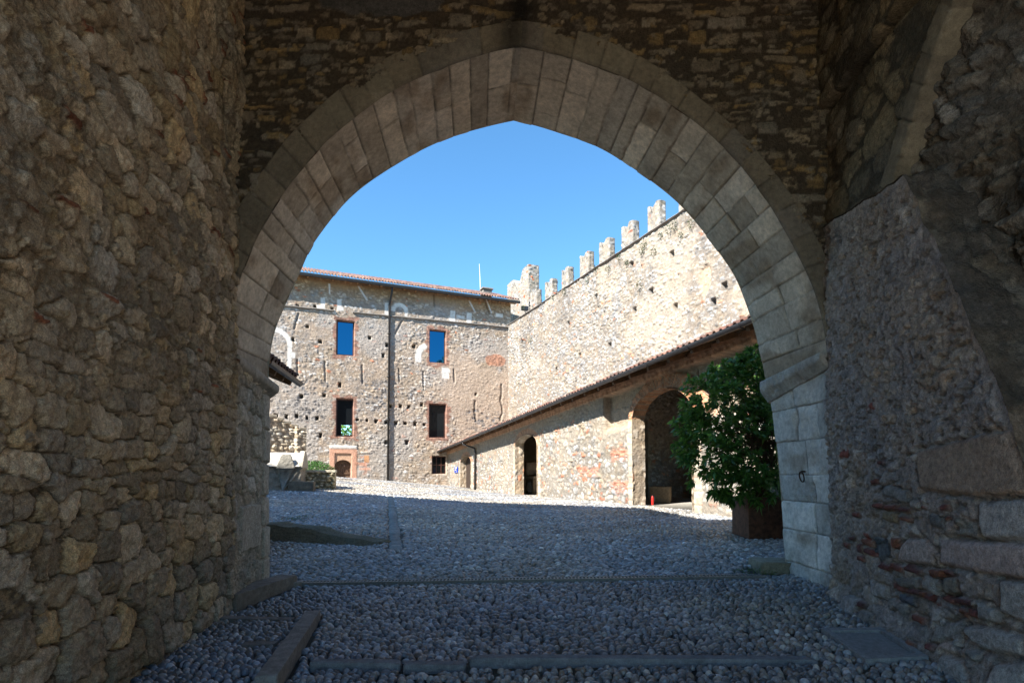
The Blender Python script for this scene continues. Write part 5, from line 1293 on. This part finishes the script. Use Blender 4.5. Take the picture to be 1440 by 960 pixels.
# ================================================================== GROUND
def ground():
    x = np.concatenate([np.linspace(-500, -20, 18), np.arange(-19.5, -4, .22), np.arange(-4, 5, .09), np.arange(5, 14, .22), np.linspace(15, 500, 18)])
    y = np.concatenate([np.linspace(-300, -7, 16), np.arange(-6, 2, .3), np.arange(2, 12, .09), np.arange(12, 46, .2), np.linspace(47, 700, 24)])
    X, Y = np.meshgrid(x, y, indexing='ij'); Z = gz(X, Y) - .012 + .02 * (fbm(X * 1.3, Y * 1.3, 3, 3) - .5)
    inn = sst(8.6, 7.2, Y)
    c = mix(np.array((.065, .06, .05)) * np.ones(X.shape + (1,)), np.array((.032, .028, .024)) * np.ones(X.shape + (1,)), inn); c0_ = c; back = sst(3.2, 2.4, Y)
    c = mix(c0_, np.array((.36, .32, .27)) * np.ones(X.shape + (1,)), back)  # pale unseen ground behind the camera, added to bounce sun into the passage
    c = c * (.7 + .6 * fbm(X * 3, Y * 3, 4, 8))[..., None]
    silt = sst(.54, .66, fbm(X * .55 + 3, Y * .8, 4, 41)) * sst(2.5, 4, Y) * (.45 + .55 * sst(7.6, 9, Y)); Z = Z + .013 * silt
    c = mix(c, np.array((.15, .13, .09)) * (.6 + .8 * fbm(X * 6, Y * 6, 3, 44))[..., None], silt)
    c = mix(c, np.array((.36, .34, .30)) * np.ones(X.shape + (1,)), sst(17, 22, Y))  # paler where the courtyard is sunlit: brightness put into the bed colour
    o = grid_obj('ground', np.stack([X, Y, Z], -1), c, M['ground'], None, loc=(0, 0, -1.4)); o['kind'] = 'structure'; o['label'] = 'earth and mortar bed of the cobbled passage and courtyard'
ground()

BLOCKERS = []           # (cx, cy, half x, half y, rz) kept free of pebbles
def block(px, py, size, rz, z=.0, **kw):
    p = onground(px, py); BLOCKERS.append((p[0], p[1], size[0] / 2 + .01, size[1] / 2 + .01, rz)); return np.array([p[0], p[1], gz1(p[0], p[1]) + z])
def stone_thing(name, p, size, rz, label, cat, col, amp=.02, seed=0, n=26, rnd=.12, taper=0, tilt=(0, 0), mat='dressed', group=None, fine=.008, scale=.18):
    o = rock(name, boxmap(p, size, rz, tilt, taper), M[mat], None, n, amp, scale, col, seed=seed, rnd=rnd, fine=fine); tag(o, label, cat, group); return o
# slanting kerb on the left
ka, kb = onground(384, 962), onground(440, 872); km = (ka + kb) / 2; kd = kb - ka; kl = float(np.hypot(*kd[:2])) ; kr = math.atan2(kd[1], kd[0])
km = km - np.array([kd[0], kd[1], 0]) * .06
BLOCKERS.append((km[0], km[1], kl / 2 + .10, .085, kr))
stone_thing('kerb_stone', (km[0], km[1], gz1(*km[:2]) + .0), (kl * 1.15, .15, .26), kr, 'long slanting raised kerb stone on the cobbles at lower left', 'kerb', (.235, .225, .21), .012, 3, 40, .10)
# guard stone at the foot of the left wall
ga, gb = onground(318, 862), onground(412, 824); gd = gb - ga; gm = (ga + gb) / 2 + np.array([-.10, .10, 0]); gr = math.atan2(gd[1], gd[0]); g_l = float(np.hypot(*gd[:2]))
BLOCKERS.append((gm[0], gm[1], g_l / 2 + .03, .20, gr))
stone_thing('guard_stone', (gm[0], gm[1], gz1(*gm[:2]) + .03), (g_l, .36, .28), gr, 'rough dark guard stone lying along the foot of the left wall', 'guard stone', (.19, .16, .13), .035, 5, 40, .14, .25)
p = block(417, 823, (.15, .12, .1), .2); stone_thing('small_stone', p, (.16, .13, .12), .2, 'small pale stone at the left end of the drain grate', 'stone', (.3, .26, .22), .01, 8, 14, .3)
# flat slabs set in the cobbles
for i, (px, py, sx, sy, rz) in enumerate([(350, 871, .98, .11, -.07), (300, 867, .3, .10, .1), (365, 907, .30, .10, .1)]):
    p = block(px, py, (sx, sy), rz, .0); stone_thing('flat_slab', p, (sx, sy, .05), rz, ['long flat slab across the cobbles left of the slanting kerb', 'short flat slab by the foot of the left wall', 'small flat slab among the cobbles left of the slanting kerb'][i], 'slab', (.19, .17, .15), .008, 10 + i, 18, .1)
for i, (x0, x1, py) in enumerate([(438, 563, 939), (568, 656, 942), (660, 1148, 936)]):
    a, b = onground(x0, py), onground(x1, py - (0 if i < 2 else 5)); m_ = (a + b) / 2; L_ = float(np.hypot(*(b - a)[:2])); rz = math.atan2(b[1] - a[1], b[0] - a[0])
    BLOCKERS.append((m_[0], m_[1], L_ / 2 + .02, .065, rz))
    stone_thing('kerb_strip', (m_[0], m_[1], gz1(*m_[:2]) + .005), (L_, .105, .12), rz, ['short rounded kerb strip, leftmost of three across the cobbles', 'flattest middle kerb strip between the two others across the cobbles', 'longest rounded kerb strip running right across the cobbles'][i], 'kerb', (.19, .195, .205), .016, 15 + i, 60, .6, group='rounded kerb strips across the passage', fine=.004)
# step by the right jamb, bedrock outcrop on the left
p = block(1085, 803, (.62, .5), 0); stone_thing('step_stone', p + np.array([.12, .1, .02]), (.62, .55, .26), -.1, 'mossy stone block at the foot of the right jamb', 'stone block', (.22, .205, .15), .03, 21, 24, .14)
ra, rb = onground(362, 756), onground(545, 764); rm = (ra + rb) / 2; rl = float(np.hypot(*(rb - ra)[:2])); rr = math.atan2((rb - ra)[1], (rb - ra)[0])
BLOCKERS.append((rm[0] - .1, rm[1] + .05, rl / 2 - .15, .30, rr))
def ridge(V):
    t = (V[:, 0] + 1) / 2; ca, sa = math.cos(rr), math.sin(rr)
    wd_ = .42 * (1 - .35 * t) * (.75 + .5 * fbm(t * 4, t * 0, 2, 3)); ht = (.30 - .20 * t) * (.7 + .6 * fbm(t * 5, t * 0, 2, 9))
    x = V[:, 0] * rl / 2; y = V[:, 1] * wd_ * (1 - .45 * np.clip(V[:, 2], 0, 1)) + .12 * np.sin(t * 5); z = V[:, 2] * ht
    X = rm[0] + x * ca - y * sa; Y = rm[1] + .1 + x * sa + y * ca
    return np.stack([X, Y, gz(X, Y) + z - .02], 1)
tag(rock('bedrock_outcrop', ridge, M['rubble'], None, 60, .06, .3, (.155, .14, .095), seed=31, rnd=.22, fine=.02), 'low mossy bedrock ridge breaking through the cobbles at left', 'rock')

# drain grate across the mouth of the passage
da, db = onground(421, 822), onground(1074, 812); dd = db - da; dl = float(np.hypot(*dd[:2])); dr = math.atan2(dd[1], dd[0]); dm = (da + db) / 2
BLOCKERS.append((dm[0], dm[1], dl / 2, .088, dr))
ax = np.array([math.cos(dr), math.sin(dr), 0]); ay = np.array([-ax[1], ax[0], 0]); zt = lambda s: gz1(*(dm + ax * s)[:2]) + .018
drain = thing('drain_grate', 'narrow steel drain grate running across the passage mouth', 'drain', (dm[0], dm[1], gz1(*dm[:2])))
slope = (zt(dl / 2) - zt(-dl / 2)) / dl; axs = np.array([ax[0], ax[1], slope]); axs /= np.linalg.norm(axs); upz = np.cross(axs, ay)
cz = np.array([dm[0], dm[1], (zt(dl / 2) + zt(-dl / 2)) / 2])
mb = MB()
for s in (-1, 1): mb.box(cz + ay * s * .072 , (dl, .024, .05), axes=[axs, ay, upz])
mb.build('frame', M['grate'], drain)
mb = MB()
for k in np.arange(-dl / 2 + .03, dl / 2, .048): mb.box(cz + axs * k + upz * .006, (.019, .118, .03), axes=[axs, ay, upz])
mb.build('grating', M['grate'], drain)
mb = MB(); mb.box(cz - upz * .06, (dl, .118, .02), axes=[axs, ay, upz]); mb.build('channel', M['dark'], drain)

# inspection cover by the right wall
q = [onground(*a) for a in [(1155, 889), (1241, 888), (1306, 930), (1217, 934)]]
cc_ = sum(q) / 4; COVER = np.array([(cc_ + (p - cc_) * 1.03)[:2] for p in q])
cover = thing('inspection_cover', 'grey stone inspection cover in a sunken frame beside the right wall', 'manhole cover', (cc_[0], cc_[1], gz1(*cc_[:2])))
mb = MB(); zc = lambda p: gz1(*p[:2]) + .02
def quadring(s0, s1, z0, z1):
    V = []; 
    for s, z in ((s0, z0), (s1, z0), (s1, z1), (s0, z1)): V += [np.array([*(cc_ + (p - cc_) * s)[:2], gz1(*(cc_ + (p - cc_) * s)[:2]) + z]) for p in q]
    F = []
    for lay in range(4):
        for i in range(4):
            a, b = lay * 4 + i, lay * 4 + (i + 1) % 4; nx = ((lay + 1) % 4) * 4; F.append((a, b, nx + (i + 1) % 4, nx + i))
    return V, F
mb.add(*quadring(1.0, .80, .045, -.06)); mb.build('frame', stone_mat('cover_stone', 25, 70, .5, .008, base=(.26, .255, .25)), cover)
V = [np.array([*(cc_ + (p - cc_) * s)[:2], gz1(*(cc_ + (p - cc_) * s)[:2]) + z]) for s, z in ((.71, -.07), (.71, .028)) for p in q]
mb = MB(); mb.add(V, [(0, 1, 2, 3), (4, 5, 6, 7)] + [(i, (i + 1) % 4, (i + 1) % 4 + 4, i + 4) for i in range(4)]); mb.build('lid', stone_mat('cover_lid_stone', 25, 70, .6, .012, base=(.24, .235, .23)), cover)
mb = MB(); mb.tube([cc_ + np.array([-.02, 0, gz1(*cc_[:2]) - cc_[2] + .003]), cc_ + np.array([-.02, 0, gz1(*cc_[:2]) - cc_[2] + .012])], .02, 10); mb.build('lifting_eye', M['iron'], cover)
mb = MB(); V = [np.array([*(cc_ + (p - cc_) * .9)[:2], gz1(*(cc_ + (p - cc_) * .9)[:2]) - .05]) for p in q]; mb.add(V + [v - np.array([0, 0, .02]) for v in V], [(0, 1, 2, 3), (7, 6, 5, 4)] + [(i, (i + 1) % 4, (i + 1) % 4 + 4, i + 4) for i in range(4)]); mb.build('channel', M['dark'], cover)

# line of flat stones up the courtyard
pa, pb2 = onground(557, 772), onground(549, 696); mbp = []
strip_V, strip_F, strip_C, cnt = [], [], [], 0
N_ = 34
for i in range(N_):
    t0, t1 = i / N_, (i + .93) / N_; p0_ = pa + (pb2 - pa) * t0; p1_ = pa + (pb2 - pa) * t1
    w0 = .11 + .03 * T[i, 4]; g = np.linspace(0, 1, 5); A_, B_ = np.meshgrid(g, g, indexing='ij')
    Xs = p0_[0] + (p1_[0] - p0_[0]) * A_ + (B_ - .5) * 2 * w0; Ys = p0_[1] + (p1_[1] - p0_[1]) * A_
    edge = np.minimum(np.minimum(A_, 1 - A_), np.minimum(B_, 1 - B_)); Z = gz(Xs, Ys) + .028 + .012 * T[i, 9] - .05 * (edge < .1)
    ii = np.arange(25).reshape(5, 5) + cnt; strip_F.append(np.stack([ii[:-1, :-1], ii[1:, :-1], ii[1:, 1:], ii[:-1, 1:]], -1).reshape(-1, 4)[:, ::-1]); strip_V.append(np.stack([Xs, Ys, Z], -1).reshape(-1, 3))
    strip_C.append(np.tile(np.array((.27, .26, .24)) * (.7 + .5 * T[i, 12]), (25, 1))); cnt += 25
ps = mesh('paving_strip', np.concatenate(strip_V), np.concatenate(strip_F), M['dressed'], None, np.concatenate(strip_C)); ps['kind'] = 'structure'; ps['label'] = 'line of flat paving stones leading up the cobbled courtyard'

def cobbles():
    rs = np.random.RandomState(77)
    P = []
    y = 3.3
    while y < 43:
        far = np.interp(y, [3, 7.3, 7.8, 14, 25, 43], [0, 0, 1, 1, 1, 1])
        sy = np.interp(y, [3, 7.5, 7.9, 16, 25, 43], [.058, .058, .062, .085, .13, .21]); sx = np.interp(y, [3, 7.5, 7.9, 16, 25, 43], [.070, .070, .086, .112, .155, .21])
        xl = max(-.50 * y - .6, -13.5) if y > 8 else -4.5; xr = .50 * y + .3 if y > 8 else 4.4
        if y < 7.9: xl = max(xl, -2.404 - .138 * y - .1); xr = min(xr, 4.4)
        n = int((xr - xl) / sx); xs = xl + (np.arange(n) + rs.uniform(-.36, .36, n) + rs.rand()) * sx
        ys = y + rs.uniform(-.30, .30, n) * sy + .30 * sy * np.sin(xs * 5.3 + 3 * vn(xs * 1.1, xs * 0 + y, 5) + y * 9)
        P.append(np.stack([xs, ys, np.full(n, sx), np.full(n, sy), np.full(n, far)], 1)); y += sy * .93
    P = np.concatenate(P); X, Y = P[:, 0], P[:, 1]
    ok = np.ones(len(P), bool)
    for cx, cy, hx_, hy_, rz in BLOCKERS:
        ca, sa = math.cos(rz), math.sin(rz); a = (X - cx) * ca + (Y - cy) * sa; b = -(X - cx) * sa + (Y - cy) * ca; ok &= ~((np.abs(a) < hx_ + .02) & (np.abs(b) < hy_ + .02))
    ok &= ~inpoly(X, Y, COVER)
    ok &= ~((np.abs(X - PX) < .5) & (np.abs(Y - PY) < .5))
    pu = pa[0] + (pb2[0] - pa[0]) * (Y - pa[1]) / (pb2[1] - pa[1]); ok &= ~((np.abs(X - pu) < .15) & (Y > pa[1]) & (Y < pb2[1]))
    d_s = (np.stack([X, Y], 1) - SP.O[:2]) @ SP.n[:2]; ok &= d_s > -.3                              # in front of the store
    d_f = (np.stack([X, Y], 1) - FP.O[:2]) @ FP.n[:2]; ok &= d_f > .0
    ok &= ~((Y < 8.1) & (X > 2.95 + .1346 * Y + .12)) & ~((Y < 8.05) & (X < -2.404 - .138 * Y - .02))
    ok &= rs.rand(len(P)) > .02
    P = P[ok]; n = len(P)
    bm = bmesh.new()
    res = {}
    for lv in (1, 2):
        bm = bmesh.new(); bmesh.ops.create_icosphere(bm, subdivisions=lv + 0, radius=1)
        bmesh.ops.delete(bm, geom=[f for f in bm.faces if f.calc_center_median().z < -.35], context='FACES'); bm.verts.index_update(); bm.verts.ensure_lookup_table()
        res[lv] = (np.array([v.co[:] for v in bm.verts]), np.array([[v.index for v in f.verts] for f in bm.faces])); bm.free()
    near = P[:, 1] < 9.0
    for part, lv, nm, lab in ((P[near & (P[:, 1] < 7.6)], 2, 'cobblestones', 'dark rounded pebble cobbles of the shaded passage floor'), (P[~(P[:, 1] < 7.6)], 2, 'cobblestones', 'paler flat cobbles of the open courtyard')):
        m = len(part); bv, bf = res[lv]
        if part[:, 1].mean() > 9: bv, bf = res[2]
        X, Y, sx, sy, far = part.T
        th = rs.normal(0, .22, m) + .5 * (fbm(X * .5, Y * .5, 2, 3) - .5); sc_ = np.clip(rs.normal(.98, .15, m), .6, 1.3)
        a = sx * .52 * sc_ * rs.uniform(.85, 1.15, m); b = sy * .56 * sc_; cz_ = np.where(far > .5, .040, .050) * rs.uniform(.75, 1.25, m) * np.clip(sx / .1, .8, 1.3)
        L = bv[None] * np.stack([a, b, cz_], 1)[:, None]
        # lumpy, never a perfect ellipsoid
        q = bv[None] * 1.3 + rs.rand(m, 1, 3) * 40; nz = fbm3(q.reshape(-1, 3), 2).reshape(m, -1); L = L * (.92 + .16 * nz)[..., None]
        tx = rs.normal(0, .07, m)[:, None]; L[..., 2] += L[..., 0] * tx + L[..., 1] * rs.normal(0, .08, m)[:, None]
        ca, sa = np.cos(th)[:, None], np.sin(th)[:, None]
        V = np.stack([L[..., 0] * ca - L[..., 1] * sa + X[:, None], L[..., 0] * sa + L[..., 1] * ca + Y[:, None], L[..., 2] + (gz(X, Y) - .010 + 2.5e-3 * rs.randn(m))[:, None]], -1)
        F = bf[None] + (np.arange(m) * len(bv))[:, None, None]
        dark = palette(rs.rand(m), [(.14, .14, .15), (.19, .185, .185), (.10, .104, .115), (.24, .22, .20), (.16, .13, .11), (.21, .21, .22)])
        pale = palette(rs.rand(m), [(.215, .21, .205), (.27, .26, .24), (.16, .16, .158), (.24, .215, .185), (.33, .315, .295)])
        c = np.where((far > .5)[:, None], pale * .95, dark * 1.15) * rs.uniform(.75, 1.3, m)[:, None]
        pt = fbm(X * .7, Y * 1.0, 4, 51); c = c * (.55 + .9 * pt)[:, None] * (1 + (fbm(X * .4, Y * .5, 3, 57) - .5)[:, None] * np.array([.5, .2, -.3]))
        lite = rs.rand(m) < .07; c = np.where(lite[:, None], c * 1.8, c)
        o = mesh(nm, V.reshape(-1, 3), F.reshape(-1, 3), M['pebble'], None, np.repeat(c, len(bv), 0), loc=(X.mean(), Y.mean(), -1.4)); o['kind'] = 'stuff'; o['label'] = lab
cobbles()

# weeds in the cobbles on the left
for i, (x, y) in enumerate([(412, 731), (395, 738), (430, 728), (1062, 806)]):
    p = onground(x, y); bush('grass_tuft', (p[0], p[1], gz1(*p[:2])), (.30, .22, .05), 160, .06, .01, [(.06, .12, .02), (.09, .15, .03)], ['small grass tuft above the bedrock ridge, middle of three', 'small grass tuft above the bedrock ridge nearest the left jamb', 'small grass tuft above the bedrock ridge farthest from the jamb', 'grass tuft by the stone block at the foot of the right jamb'][i], 'grass', 90 + i, 'grass tufts in the cobbles')

# iron tethering ring on the right jamb
def on_jamb(px, py):
    tr_ = ray(px, py); best = None
    for s in np.linspace(0, 1, 200):
        Y = YN + (YF - YN) * s; p = tr_ * Y / tr_[1]; zA = np.interp(-p[2], -A3[:, 2], A3[:, 0]); zB = np.interp(-p[2], -B3[:, 2], B3[:, 0]); x = zA + (zB - zA) * s
        if best is None or abs(x - p[0]) < best[0]: best = (abs(x - p[0]), p)
    return best[1]
rp = on_jamb(1131, 663); ir = thing('tether_ring', 'rusty iron tethering ring hanging from the right jamb', 'iron ring', rp)
mb = MB(); c0 = rp + np.array([-.035, 0, -.065]); mb.tube([c0 + np.array([.0 * math.cos(t) - .012 * math.sin(t), .055 * math.cos(t), .065 * math.sin(t)]) for t in np.linspace(math.pi / 2, math.pi / 2 + 2 * math.pi, 26)], .009, 8, cap=False); mb.build('ring', M['iron'], ir, smooth=True)
mb = MB(); mb.tube([rp + np.array([.05, 0, .0]), rp + np.array([-.03, 0, .005]), rp + np.array([-.045, 0, .0]), rp + np.array([-.04, 0, -.015])], .012, 8); mb.build('staple', M['iron'], ir, smooth=True)

# ================================================================== LIGHT, SKY, CAMERA
EL = rad(42); S = np.array([-.711, -.703]); S /= np.linalg.norm(S)
sd = Vector((S[0] * math.cos(EL), S[1] * math.cos(EL), math.sin(EL)))
sun = bpy.data.lights.new('sun', 'SUN'); sun.energy = 4.6; sun.angle = rad(.5); sun.color = (1, .945, .86)
so = bpy.data.objects.new('sun', sun); C.objects.link(so); so.location = sd * 60; so.rotation_euler = sd.to_track_quat('Z', 'Y').to_euler()
w = bpy.data.worlds.new('World'); sc.world = w; w.use_nodes = True; nt = w.node_tree
sk = nt.nodes.new('ShaderNodeTexSky'); sk.sky_type = 'NISHITA'; sk.sun_disc = False; sk.sun_elevation = EL; sk.sun_rotation = math.atan2(S[0], S[1]) % (2 * math.pi)
sk.altitude = 300; sk.air_density = 1.0; sk.dust_density = .15; sk.ozone_density = 1.6
bg = nt.nodes['Background']; bg.inputs['Strength'].default_value = .084
hs_ = nt.nodes.new('ShaderNodeHueSaturation'); hs_.inputs['Saturation'].default_value = 1.12; nt.links.new(sk.outputs[0], hs_.inputs['Color'])
tn = nt.nodes.new('ShaderNodeVectorMath'); tn.operation = 'MULTIPLY'; tn.inputs[1].default_value = (.66, .94, 1.0); nt.links.new(hs_.outputs[0], tn.inputs[0]); nt.links.new(tn.outputs[0], bg.inputs['Color'])
cam = bpy.data.cameras.new('camera'); co = bpy.data.objects.new('camera', cam); C.objects.link(co); sc.camera = co
cam.sensor_width = 36; cam.lens = FPX / 1440 * 36; cam.shift_y = SHP / 1440; cam.clip_end = 2000; cam.clip_start = .05
co.location = (0, 0, 0); co.rotation_euler = (rad(90) + PIT, 0, 0)
vs = sc.view_settings; vs.view_transform = 'Standard'; vs.look = 'None'; vs.gamma = 1; vs.exposure = 1.9
sc.render.engine = 'CYCLES'; cy = sc.cycles; cy.use_denoising = True
cy.max_bounces = 10; cy.diffuse_bounces = 8; cy.glossy_bounces = 4; cy.transmission_bounces = 4; cy.caustics_reflective = False; cy.caustics_refractive = False; cy.sample_clamp_indirect = 6
